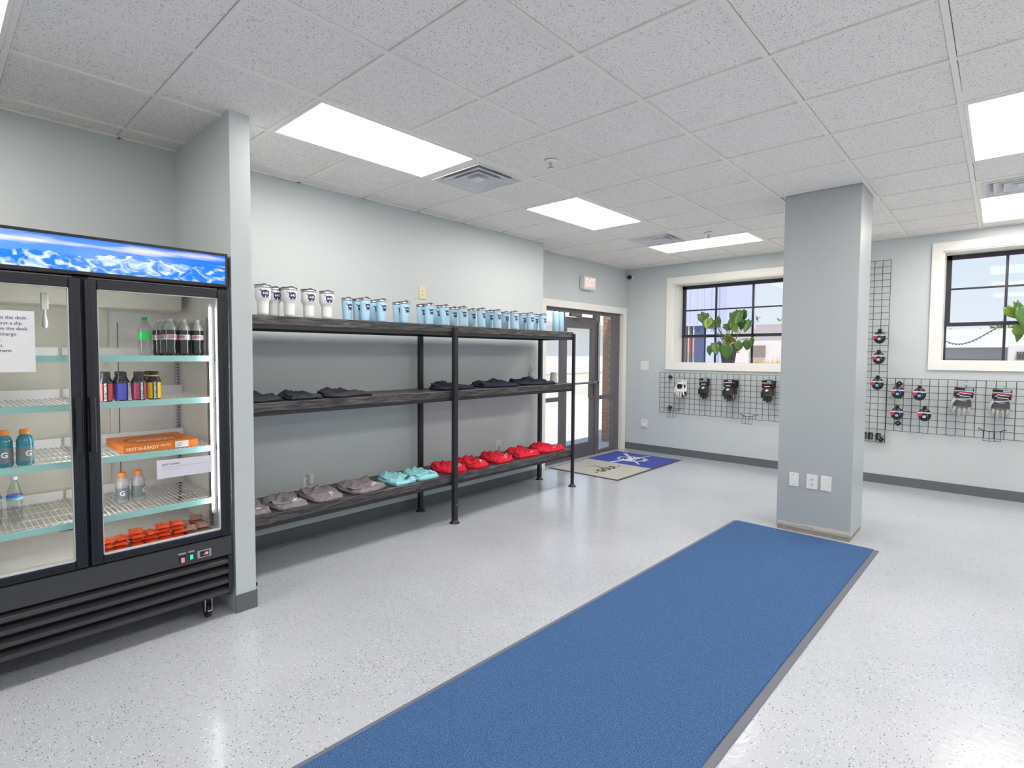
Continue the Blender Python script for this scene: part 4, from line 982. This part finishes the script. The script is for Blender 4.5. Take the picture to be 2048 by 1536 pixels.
# papers on the doors
t = empty('paper_notice', (.24, FY+.012, 1.56), 'white printed paper notice taped inside the left fridge door', 'paper')
MB().box(.12, .36, FY+.0115, FY+.0128, 1.425, 1.70).build('sheet', mat('white paper', (232, 232, 234), .7), t)
tx = MB()
for k, s_ in enumerate(['at the desk.', 'out a slip', 'on the desk', 'charge', 's.', 'u,', 'ment.']):
    q_ = text_mb(s_, .021, 0, .0002); xs = [v[0] for v in q_.v]; mn, mx_ = min(xs), max(xs)
    right = [.335, .315, .335, .295, .245, .25, .28][k]
    q_.map(lambda a, b_, c_: (right-(mx_-a), FY+.011, 1.668-k*.0245+b_)); tx.add(q_.v, q_.f)
tx.build('printed_text', mat('violet ink', (88, 84, 118), .7), t)
t = empty('paper_envelope', (.98, FY+.012, .9), 'white envelope taped low inside the right fridge door', 'paper')
MB().prism([(.842, .85), (1.118, .848), (1.118, .942), (.842, .948)], 0, .002, lambda a, b_, d: (a, FY+.0115+d, b_)).build('envelope_sheet', mat('lilac white paper', (222, 220, 232), .7), t)
text_mb('Jaeld Cochlam', .015, 0, .0002).map(lambda a, b_, c_: (.91+a, FY+.011, .922+b_)).build('handwriting', mat('violet ink', (88, 84, 118), .7), t)
MB().box(.865, 1.09, FY+.0108, FY+.0112, .906, .9072).box(.87, .96, FY+.0108, FY+.0112, .893, .894).build('ruled_line', mat('pale ink', (150, 150, 176), .7), t)

# bottles in the fridge
def soda(name, kind):
    t = empty(name, (0, 0, 0))
    prof = [(.024, 0), (.030, .004), (.0325, .018), (.0295, .05), (.032, .085), (.033, .10), (.0335, .128), (.0325, .142), (.0285, .158), (.0215, .172), (.0145, .182), (.0125, .188), (.0125, .192)]
    if kind == 'cola':
        MB().lathe([p for p in prof if p[1] <= .142], 26).build('bottle_body', mat('dark cola', (24, 16, 16), .12, noise=.2, spec=.8), t, world=False)
        MB().lathe([(.0325, .142), (.0285, .158), (.0215, .172), (.0145, .182), (.0125, .188), (.0125, .192)], 22).build('bottle_neck', mat('clear grey plastic', (150, 150, 146), .15, spec=.8), t, world=False)
        MB().lathe([(.0333, .088), (.0333, .127)], 26).build('bottle_label', mat('silver label', (190, 190, 196), .3, metal=.3), t, world=False)
        def wr(a, b_, c_):
            th = -PI/2-.25+a/.0333; return (.0338*math.cos(th), .0338*math.sin(th), .107+b_)
        text_mb('Coke', .03, 0, .0006).map(wr).build('label_word', mat('red label word', (190, 40, 50), .5), t, world=False)
        MB().lathe([(.0138, .19), (.014, .204), (0, .2045)], 18).build('cap', mat('grey cap', (176, 174, 168), .35), t, world=False)
    else:
        MB().lathe(prof, 26).build('bottle_body', CLEARPET, t, world=False)
        MB().lathe([(.0331, .085), (.0335, .128)], 26).build('bottle_label', mat('green label', (50, 190, 90), .35), t, world=False)
        def wr(a, b_, c_):
            th = -PI/2-.25+a/.0333; return (.0338*math.cos(th), .0338*math.sin(th), .107+b_)
        MB().lathe([(.0142, .19), (.0144, .206), (0, .2065)], 18).build('cap', mat('green cap', (26, 140, 84), .4), t, world=False)
    return t
def place(o, x, y, z, lb, cat, grp=None, rz=0):
    o.location = (x, y, z+.0012); o.rotation_euler.z = rz; return tag(o, lb, cat, grp)
place(soda('soda_bottle', 'clear'), .84, 3.31, FS[0], 'clear soda bottle with green cap and label on the top fridge shelf', 'bottle')
c0 = soda('cola_bottle', 'cola')
CK = [(.956, 3.28, 'front', 'cola bottle showing most of its red word, front row left'), (1.026, 3.285, 'front', 'cola bottle in the middle of the front row on the top fridge shelf'), (1.10, 3.29, 'front', 'cola bottle nearest the lit tube, front row right'),
      (.945, 3.36, '', 'cola bottle behind the front left one'), (1.02, 3.365, '', 'cola bottle behind the middle front one'), (1.095, 3.375, '', 'cola bottle behind the front right one'), (.945, 3.44, '', 'cola bottle third back in the left file on the top fridge shelf')]
for k, (x, y, _, lb) in enumerate(CK):
    place(c0 if k == 0 else copy_tree(c0), x, y, FS[0], lb, 'bottle', 'cola bottles on the top fridge shelf', R([10, -50, -30, 0, 0, 0, 0][k]))
def sport(c, nm, word=True):
    t = empty('sports_drink', (0, 0, 0))
    prof = [(.029, 0), (.033, .004), (.034, .03), (.0355, .09), (.0365, .098), (.034, .104), (.024, .125), (.0235, .13)]
    MB().lathe(prof, 26).build('bottle_body', mat('dark smoky plastic', (44, 38, 44), .25), t, world=False)
    MB().lathe([(.0337, .006), (.0352, .05), (.0362, .092)], 26).build('bottle_label', mat(nm, c, .35), t, world=False)
    if c[0] > 200 and c[1] > 150: MB().lathe([(.0243, .125), (.0243, .134)], 20).build('neck_band', mat(nm, c, .35), t, world=False)
    MB().lathe([(.023, .13), (.0245, .132), (.0245, .148), (.02, .151), (0, .151)], 22).build('cap', mat('black cap', (40, 38, 42), .4), t, world=False)
    # dark vertical band with the brand word
    b = MB()
    for k in range(4):
        th0, th1 = -PI/2-.1+(k-2)*.16, -PI/2-.1+(k-1)*.16
        V = [(r_*math.cos(th), r_*math.sin(th), z) for (r_, z) in ((.0346, .006), (.0370, .094)) for th in (th0, th1)]
        b.add(V, [(0, 1, 3, 2)], True)
    b.build('label_band', mat('black label band', (30, 26, 30), .4), t, world=False)
    def wr(a, b_, c_):
        z = .05+a; th = -PI/2-.1-b_/.036; return (.0374*math.cos(th), .0374*math.sin(th), z)
    if word: text_mb('BODYARMOR', .0145, 0, .0006).map(wr).build('label_word', M_WPRINT, t, world=False)
    return t
SPT = [((200, 66, 62), 'red label', .648, 3.28, 'red-labelled sports drink in front, left end of the second shelf', -.05), ((190, 60, 70), 'red label b', .662, 3.36, 'dark-capped sports drink behind the red-labelled one', .4),
       ((84, 86, 190), 'violet label', .722, 3.285, 'violet-labelled sports drink next to the red one', .9), ((90, 84, 170), 'violet label b', .735, 3.37, 'sports drink behind the violet-labelled one', .6),
       ((178, 58, 98), 'magenta label', .80, 3.28, 'magenta-labelled sports drink left of the yellow one', .25), ((236, 196, 20), 'yellow label', .872, 3.285, 'yellow-labelled sports drink in the front row', 0), ((236, 196, 20), 'yellow label', .872, 3.365, 'yellow-labelled sports drink behind the front yellow one', .8)]
for (c, nm, x, y, lb, rz) in SPT: place(sport(c, nm), x, y, FS[1], lb, 'bottle', 'sports drinks on the second fridge shelf', rz)
def gbottle(col, nm, cap_c):
    t = empty('sports_drink', (0, 0, 0))
    body = mat(nm, col, .15, noise=.05, spec=.8, trans=.35 if col[0] > 100 else .15)
    MB().lathe([(.028, 0), (.033, .004), (.034, .02), (.033, .06), (.034, .085), (.0315, .09), (.0335, .096), (.033, .115), (.025, .136), (.018, .142), (.018, .148)], 26).build('bottle_body', body, t, world=False)
    MB().lathe([(.0342, .02), (.0334, .06), (.0343, .085)], 26).build('bottle_label', mat('grey clear label', (150, 152, 152) if col[0] > 100 else (118, 128, 132), .35), t, world=False)
    MB().lathe([(.0205, .146), (.021, .148), (.0205, .166), (.018, .168), (0, .168)], 20).build('cap', mat('orange cap', cap_c, .4), t, world=False)
    def wr(a, b_, c_):
        th = -PI/2-.2+a/.034; return (.0349*math.cos(th), .0349*math.sin(th), .055+b_)
    text_mb('G', .036, 0, .001).map(wr).build('label_letter', M_WPRINT, t, world=False)
    return t
tg = gbottle((50, 140, 160), 'teal drink', (240, 140, 40)); gg = gbottle((196, 196, 196), 'cloudy clear drink', (236, 100, 44))
place(tg, .325, 3.28, FS[2], 'teal sports drink with orange cap, right one behind the left door', 'bottle', 'teal drinks in the fridge', .5)
place(copy_tree(tg), .25, 3.285, FS[2], 'teal sports drink with orange cap, left one at the photo edge', 'bottle', 'teal drinks in the fridge', .15)
place(gg, .752, 3.46, FS[3], 'clear sports drink with orange cap, left of the pair under the pizza box', 'bottle', 'clear drinks in the fridge', 0)
place(copy_tree(gg), .832, 3.47, FS[3], 'clear sports drink with orange cap, right of the pair under the pizza box', 'bottle', 'clear drinks in the fridge', .9)
wb0 = empty('water_bottle', (0, 0, 0))
MB().lathe([(a, b_*1.15) for a, b_ in PW], 26).build('bottle_body', CLEARPET, wb0, world=False)
MB().lathe([(.0135, .214), (.0138, .228), (0, .2285)], 16).build('cap', M_WHITEP, wb0, world=False)
MB().lathe([(.0322, .118), (.0322, .130)], 26).build('bottle_label', mat('green label stripe', (130, 200, 150), .4), wb0, world=False)
MB().lathe([(.0322, .130), (.0320, .140)], 26).build('bottle_label', mat('blue label stripe', (70, 110, 210), .4), wb0, world=False)
place(wb0, .292, 3.40, FS[3], 'clear water bottle with blue and green label on the lowest left shelf', 'bottle', 'water bottles in the fridge')
place(copy_tree(wb0), .215, 3.40, FS[3], 'clear water bottle at the photo edge on the lowest left shelf', 'bottle', 'water bottles in the fridge')

# pizza box
t = empty('pizza_box', (.9, 3.44, FS[2]+.001), 'flat orange pizza box with white lettering on the third fridge shelf', 'box')
M_PZ = mat('orange card', (232, 124, 28), .5, noise=.05)
zb = FS[2]+.001; zt = zb+.043
MB().box(.714, 1.08, 3.255, 3.62, zb, zt-.002, .003).build('box_tray', M_PZ, t)
MB().box(.712, 1.082, 3.253, 3.622, zt-.004, zt, .002).build('box_lid', M_PZ, t)
text_mb('HOT-N-READY', .024, 0, .0008).map(lambda a, b_, c_: (.805+a*.95, 3.2525, zb+.02+b_)).build('side_lettering', mat('cream print', (250, 226, 190), .5), t)
text_mb('PIZZA PIZZA', .012, 0, .0004).map(lambda a, b_, c_: (.915+a*.7, 3.2525, zb+.026+b_)).build('small_lettering', mat('cream print', (250, 226, 190), .5), t)
MB().box(.962, 1.03, 3.2515, 3.2525, zb+.006, zb+.04).build('price_label', M_WPRINT, t)
MB().box(.968, 1.0, 3.251, 3.2518, zb+.028, zb+.031).box(.968, .994, 3.251, 3.2518, zb+.019, zb+.021).box(.968, .99, 3.251, 3.2518, zb+.012, zb+.014).build('label_text', mat('grey ink', (110, 112, 130), .6), t)
text_mb('PIZZA!', .07, 0, .002).map(lambda a, b_, c_: (.90+a*.9, 3.38+b_*.9, zt+.0006)).build('lid_lettering', mat('cream print', (250, 226, 190), .5), t)
sw = MB()
for k in range(26):
    a, b_ = R(20+k*12.3), R(20+(k+1)*12.3); w = .02
    sw.add([(.9+.15*math.cos(a), 3.41+.12*math.sin(a), zt+.0005), (.9+.15*math.cos(b_), 3.41+.12*math.sin(b_), zt+.0005), (.9+(.15-w)*math.cos(b_), 3.41+(.12-w)*math.sin(b_), zt+.0005), (.9+(.15-w)*math.cos(a), 3.41+(.12-w)*math.sin(a), zt+.0005)], [(3, 2, 1, 0)])
sw.build('lid_oval_print', mat('dark orange print', (150, 82, 22), .5), t)

# candy on the cooler floor
def candy(mw, mp, w=.064, d=.09, h=.021):
    t = empty('candy_bar', (0, 0, 0)); V = []; F = []; nx, ny = 8, 10
    for s_ in (1, -1):
        for i in range(nx+1):
            for j in range(ny+1):
                u, v = i/nx*2-1, j/ny*2-1
                z = h/2+s_*h/2*(1-abs(u)**4)*(1-abs(v)**6)+s_*.0006*math.sin(9*u+7*v); V.append((u*w/2, v*d/2, z))
    N = (nx+1)*(ny+1)
    for i in range(nx):
        for j in range(ny):
            a = i*(ny+1)+j; F.append((a, a+ny+1, a+ny+2, a+1)); F.append((N+a, N+a+1, N+a+ny+2, N+a+ny+1))
    MB().add(V, F, True).build('wrapper', mw, t, world=False)
    b = MB()
    for (u0, u1, v0, v1) in ((-.55, .6, -.5, .45),):
        b.add([(u*w/2, v*d/2, h*.985) for u, v in ((u0, v0+.06), (u1, v0), (u1-.05, v1), (u0+.04, v1))], [(0, 1, 2, 3)])
    b.build('wrapper_print', mp, t, world=False)
    MB().box(-w/2*1.02, w/2*1.02, -d/2-.005, -d/2+.001, h*.42, h*.5).box(-w/2, w/2, d/2-.001, d/2+.005, h*.42, h*.5).build('crimped_end', mw, t, world=False)
    return t
ca = candy(mat('orange wrapper', (240, 84, 38), .3, noise=.05), mat('yellow wrapper print', (246, 196, 40), .4)); first = True
rr = random.Random(4)
stk = [(.628, 3, 3.262), (.695, 3, 3.262), (.762, 4, 3.262), (.829, 3, 3.262), (.896, 4, 3.262), (.963, 4, 3.262)]
for si, (x, n_, y) in enumerate(stk):
    for k in range(n_):
        o = ca if first else copy_tree(ca); first = False
        place(o, x+rr.uniform(-.006, .006), y+rr.uniform(-.008, .008), .4925+k*.0215+(0 if si else 0), 'orange candy bar, %s up in the %s stack from the left' % (ORD[k], ORD[si]), 'candy', 'orange candy bars in the fridge bottom', rr.uniform(-.25, .25))
cb = candy(mat('speckled brown wrapper', (170, 126, 108), .4, noise=.6, nscale=160), mat('pale speckled print', (214, 196, 150), .4, noise=.5, nscale=200)); first = True
for si, (x, n_, y) in enumerate(((1.033, 2, 3.262), (1.10, 2, 3.262), (1.033, 2, 3.362), (1.10, 3, 3.362))):
    for k in range(n_):
        o = cb if first else copy_tree(cb); first = False
        place(o, x, y+rr.uniform(-.006, .006), .4925+k*.0215, 'brown speckled candy bar, %s up in the %s brown stack' % (ORD[k], ORD[si]), 'candy', 'brown candy bars in the fridge bottom', rr.uniform(-.3, .3))

# ------------------------------------------------------------------ outdoors
M_CONC = mat('pale concrete paving', (196, 194, 190), .8, noise=.08, nscale=2)
sl = struct(MB().box(-60, 140, 4.45+.0, 140, -.2, -.13).box(8.262, 140, -60, 4.45, -.2, -.13).box(-60, 8.262, -60, YR-.2, -.2, -.13).box(-60, XF-.2, YR-.2, 4.45, -.2, -.13).build('outside_ground', mat('pale gravel ground', (178, 172, 162), .9, noise=.15, nscale=.6)))
for i in range(5):
    for j in range(4):
        x0, y0 = 2+i*3.0, 4.47+j*3.0
        MB().box(x0+.012, x0+2.988, y0+.012, y0+2.988, -.13, -.02).build('paving_slab', M_CONC, sl)
# corrugated canopy building to the left of the first window
t = empty('metal_canopy_building', (14, 5.2, -.13), 'pale corrugated metal canopy building seen through the left window', 'building')
w = MB(); k = 5.0
while k < 7.3:
    w.box(13.96, 14.0, k, k+.09, 2.26, 6.2).box(13.98, 14.0, k+.09, k+.18, 2.26, 6.2); k += .18
tag(w.build('corrugated_cladding', mat('lavender white metal', (206, 208, 232), .5), t), kind='stuff')
MB().box(14.0, 16.5, 5.0, 7.4, 2.26, 6.2).build('canopy_core', mat('lavender white metal', (206, 208, 232), .5), t)
MB().box(13.93, 14.05, 4.95, 5.06, -.13, 6.2).build('corner_post', mat('lilac post', (196, 200, 228), .5), t)
MB().box(14.0, 14.3, 5.06, 5.42, -.13, 2.26).build('side_wall', mat('lavender white metal', (206, 208, 232), .5), t)
MB().box(14.0, 14.2, 5.47, 5.72, -.13, 2.26).build('dark_post', mat('slate blue post', (92, 100, 134), .5), t)
for y in (5.82, 5.95): MB().box(14.0, 14.08, y-.03, y+.03, -.13, 2.26).build('thin_post', mat('brown post', (110, 100, 100), .5), t)
t = empty('red_shed', (23, 9.2, -.13), 'small red and white shed behind the canopy posts', 'building')
MB().box(22, 24.5, 8.3, 10.6, -.13, 1.6).build('shed_wall', mat('white siding', (226, 222, 222), .7), t)
MB().prism([(21.8, 1.6), (24.7, 1.6), (23.2, 2.35)], 8.1, 10.8, lambda a, b_, h: (a, h, b_)).build('shed_roof', mat('red shed roof', (212, 122, 112), .6), t)
# low white building beyond left window
t = empty('white_warehouse', (30, 8, -.13), 'long low white building beyond the left window', 'building')
MB().box(30, 46, 3.4, 11.6, -.13, 3.05).build('warehouse_wall', mat('cream white wall', (236, 228, 224), .7), t)
MB().box(29.8, 46, 3.2, 11.8, 3.05, 3.2).build('roof_edge', mat('pale roof edge', (214, 216, 222), .5), t)
for y in (5.0, 8.6): MB().box(29.9, 30.0, y, y+.7, 1.4, 2.0).build('window', mat('dull window', (150, 140, 132), .3), t)
# grey roofed building beyond right window
t = empty('grey_roofed_building', (24, 0, -.6), 'building with a broad pale roof beyond the right window', 'building')
MB().box(24, 42, -9, 2.2, -.6, 1.80).build('siding_wall', mat('grey siding', (176, 176, 190), .6), t)
MB().prism([(23.4, 1.78), (42.6, 1.78), (33, 2.72)], -9.5, 2.7, lambda a, b_, h: (a, h, b_)).build('gable_roof', mat('pale green grey roof', (182, 186, 172), .6), t)
for k in range(9): MB().box(23.96, 24.0, -9, 2.2, -.4+k*.22, -.385+k*.22).build('siding_board', mat('dark siding joint', (120, 120, 134), .6), t)
MB().box(23.9, 24.02, -.9, -.1, -.5, 1.2).build('door', mat('pale blue door', (196, 204, 226), .5), t)
t = empty('low_white_shed', (19, -.6, -.4), 'small white shed with a louvred vent beyond the right window', 'building')
MB().box(19, 22, -2.6, -.12, -.6, 1.78).build('shed_wall', mat('white siding', (226, 222, 222), .7), t)
for k in range(6): MB().box(18.95, 19.0, -.55+k*.05, -.52+k*.05, 1.42, 1.62).build('vent_slat', mat('dark vent slat', (96, 84, 80), .6), t)
# trees and weeds
def blob_tree(name, x, y, z, r_, hgt, label, mt, seed, n=420, group='trees outside'):
    rr = random.Random(seed); t = empty(name, (x, y, z), label, 'tree', group)
    MB().tube([(0, 0, 0), (r_*.05, 0, hgt*.5), (0, r_*.05, hgt*.8)], [r_*.09, r_*.06, r_*.03], 8).build('trunk', mat('bark', (96, 80, 66), .9), t, world=False)
    b = MB()
    for k in range(n):
        a, c_ = rr.uniform(0, 2*PI), rr.uniform(-1, 1); q_ = rr.uniform(.3, 1)**.5
        s_ = math.sqrt(1-c_*c_); p = Vector((math.cos(a)*s_*r_*q_, math.sin(a)*s_*r_*q_, hgt*.62+c_*hgt*.38*q_))
        d = Vector((rr.uniform(-1, 1), rr.uniform(-1, 1), rr.uniform(-1, 1))).normalized(); e = d.orthogonal().normalized(); L = r_*.16
        b.add([p-e*L*.4, p+d*L, p+e*L*.4, p-d*L], [(0, 1, 2, 3)])
    tag(b.build('foliage', mt, t, world=False), kind='stuff')
M_TR = mat('tree foliage', (110, 138, 78), .7, noise=.4, nscale=.8)
for k, (x, y, r_, h) in enumerate(((50, 17.3, .9, 6.9), (58, 18.6, 1.6, 5.9), (58, 14.6, 1.3, 5.6), (60, 12.0, 1.2, 5.2))):
    blob_tree('tree', x, y, -.13, r_*1.25, h, ['tall thin tree above the white building', 'broad pale green tree behind the sill plant', 'small tree peeking over the white building', 'low tree right of the others over the white building'][k], M_TR, k+1)
for k in range(7): blob_tree('tree', 70, -10+k*5.0, -.13, 2.4, 4.6+.4*(k % 2), 'low green tree in the far row beyond the pale roof, %s from the right' % ORD[k], M_TR, k+20, 200, 'far tree row')
t = empty('weed_bank', (11.6, 2.6, -.13), 'raised bank of dry yellow weeds outside the left window', 'weeds')
MB().prism([(-.5, 0), (.9, 0), (.6, 1.4), (0, 1.46)], .9, 3.6, lambda a, b_, h: (11.4+a, h, -.13+b_)).build('earth_bank', mat('dry earth', (196, 170, 130), .9, noise=.2), t)
w = MB(); rr = random.Random(11)
for k in range(700):
    x, y = rr.uniform(11.35, 11.9), rr.uniform(.95, 3.6); h = rr.uniform(.04, .14)*(2.1 if rr.random() > .93 else 1); a = rr.uniform(0, PI); lx, ly = rr.uniform(-.04, .04), rr.uniform(-.04, .04); wx, wy = .007*math.cos(a), .007*math.sin(a)
    w.add([(x-wx, y-wy, 1.28), (x+wx, y+wy, 1.28), (x+lx, y+ly, 1.33+h)], [(0, 1, 2)])
tag(w.build('dry_grass', mat('dry grass', (206, 176, 98), .8, noise=.4, nscale=3), t), kind='stuff')
# across the street from the glass door
t = empty('brick_pier', (9.0, 5.3, -.13), 'brown brick pier seen through the narrow glass beside the door', 'pier')
M_BR = mat('brown brick', (172, 132, 106), .8, noise=.12, nscale=8)
MB().box(8.36, 8.84, 4.912, 5.02, -.13, 3.2).build('mortar_core', mat('mortar', (170, 156, 140), .9), t)
bm = MB().box(-.1, .1, -.006, .008, -.03, .03, .003).mesh('brick', M_BR)
for r_ in range(48):
    for k in range(3):
        if r_ % 2 and k == 2: continue
        o = bpy.data.objects.new('brick', bm); COL.objects.link(o); o.parent = t; o.location = (8.43+k*.165+(.08 if r_ % 2 else 0)-9.0, 4.91-5.3, .04+r_*.068); o.scale.x = .77
    o = bpy.data.objects.new('brick', bm); COL.objects.link(o); o.parent = t; o.location = (8.358-9.0, 4.965-5.3, .04+r_*.068); o.scale.x = .5; o.rotation_euler.z = -PI/2
t = empty('white_store_building', (40, 26, -.13), 'broad white building across the street beyond the glass door', 'building')
MB().box(16, 62, 26, 38, -.13, 5).build('store_wall', mat('bright white wall', (240, 240, 238), .7), t)
MB().box(16, 62, 25.4, 26, 3.75, 4.1).build('awning', mat('pale awning', (206, 206, 210), .6), t)
kb = struct(MB().box(-6, 60, 24.8, 25.0, -.13, .02).build('outside_kerb', M_CONC))
# unseen roof slab with overhangs, added to keep the sun out of the room
struct(MB().box(XF-2.6, XB+.55, YR-2.6, YD+.3, H+.0, H+.25).build('roof', mat('sun blocking roof', (120, 120, 120), .8)))

t = empty('string_of_bulbs', (15, 0, 1.9), 'dark drooping cable outside the right window', 'cable')
P = []
for k in range(21):
    u = k/20; y = .95-u*1.05; P.append((15, y, 1.90+.30*u**2-.30*math.sin(PI*u)*(1-u)))
MB().tube([(15, .95, -.13), (15, .95, 2.2)], .05, 8).build('cable_pole', mat('dark cable', (110, 112, 116), .6), t)
MB().tube(P, .012, 5).build('cable', mat('dark cable', (110, 112, 116), .6), t)
for k in range(2, 19): MB().lathe([(0, -.03), (.016, -.02), (.012, 0), (0, .002)], 6, P[k]).build('bulb', mat('dark cable', (110, 112, 116), .6), t)
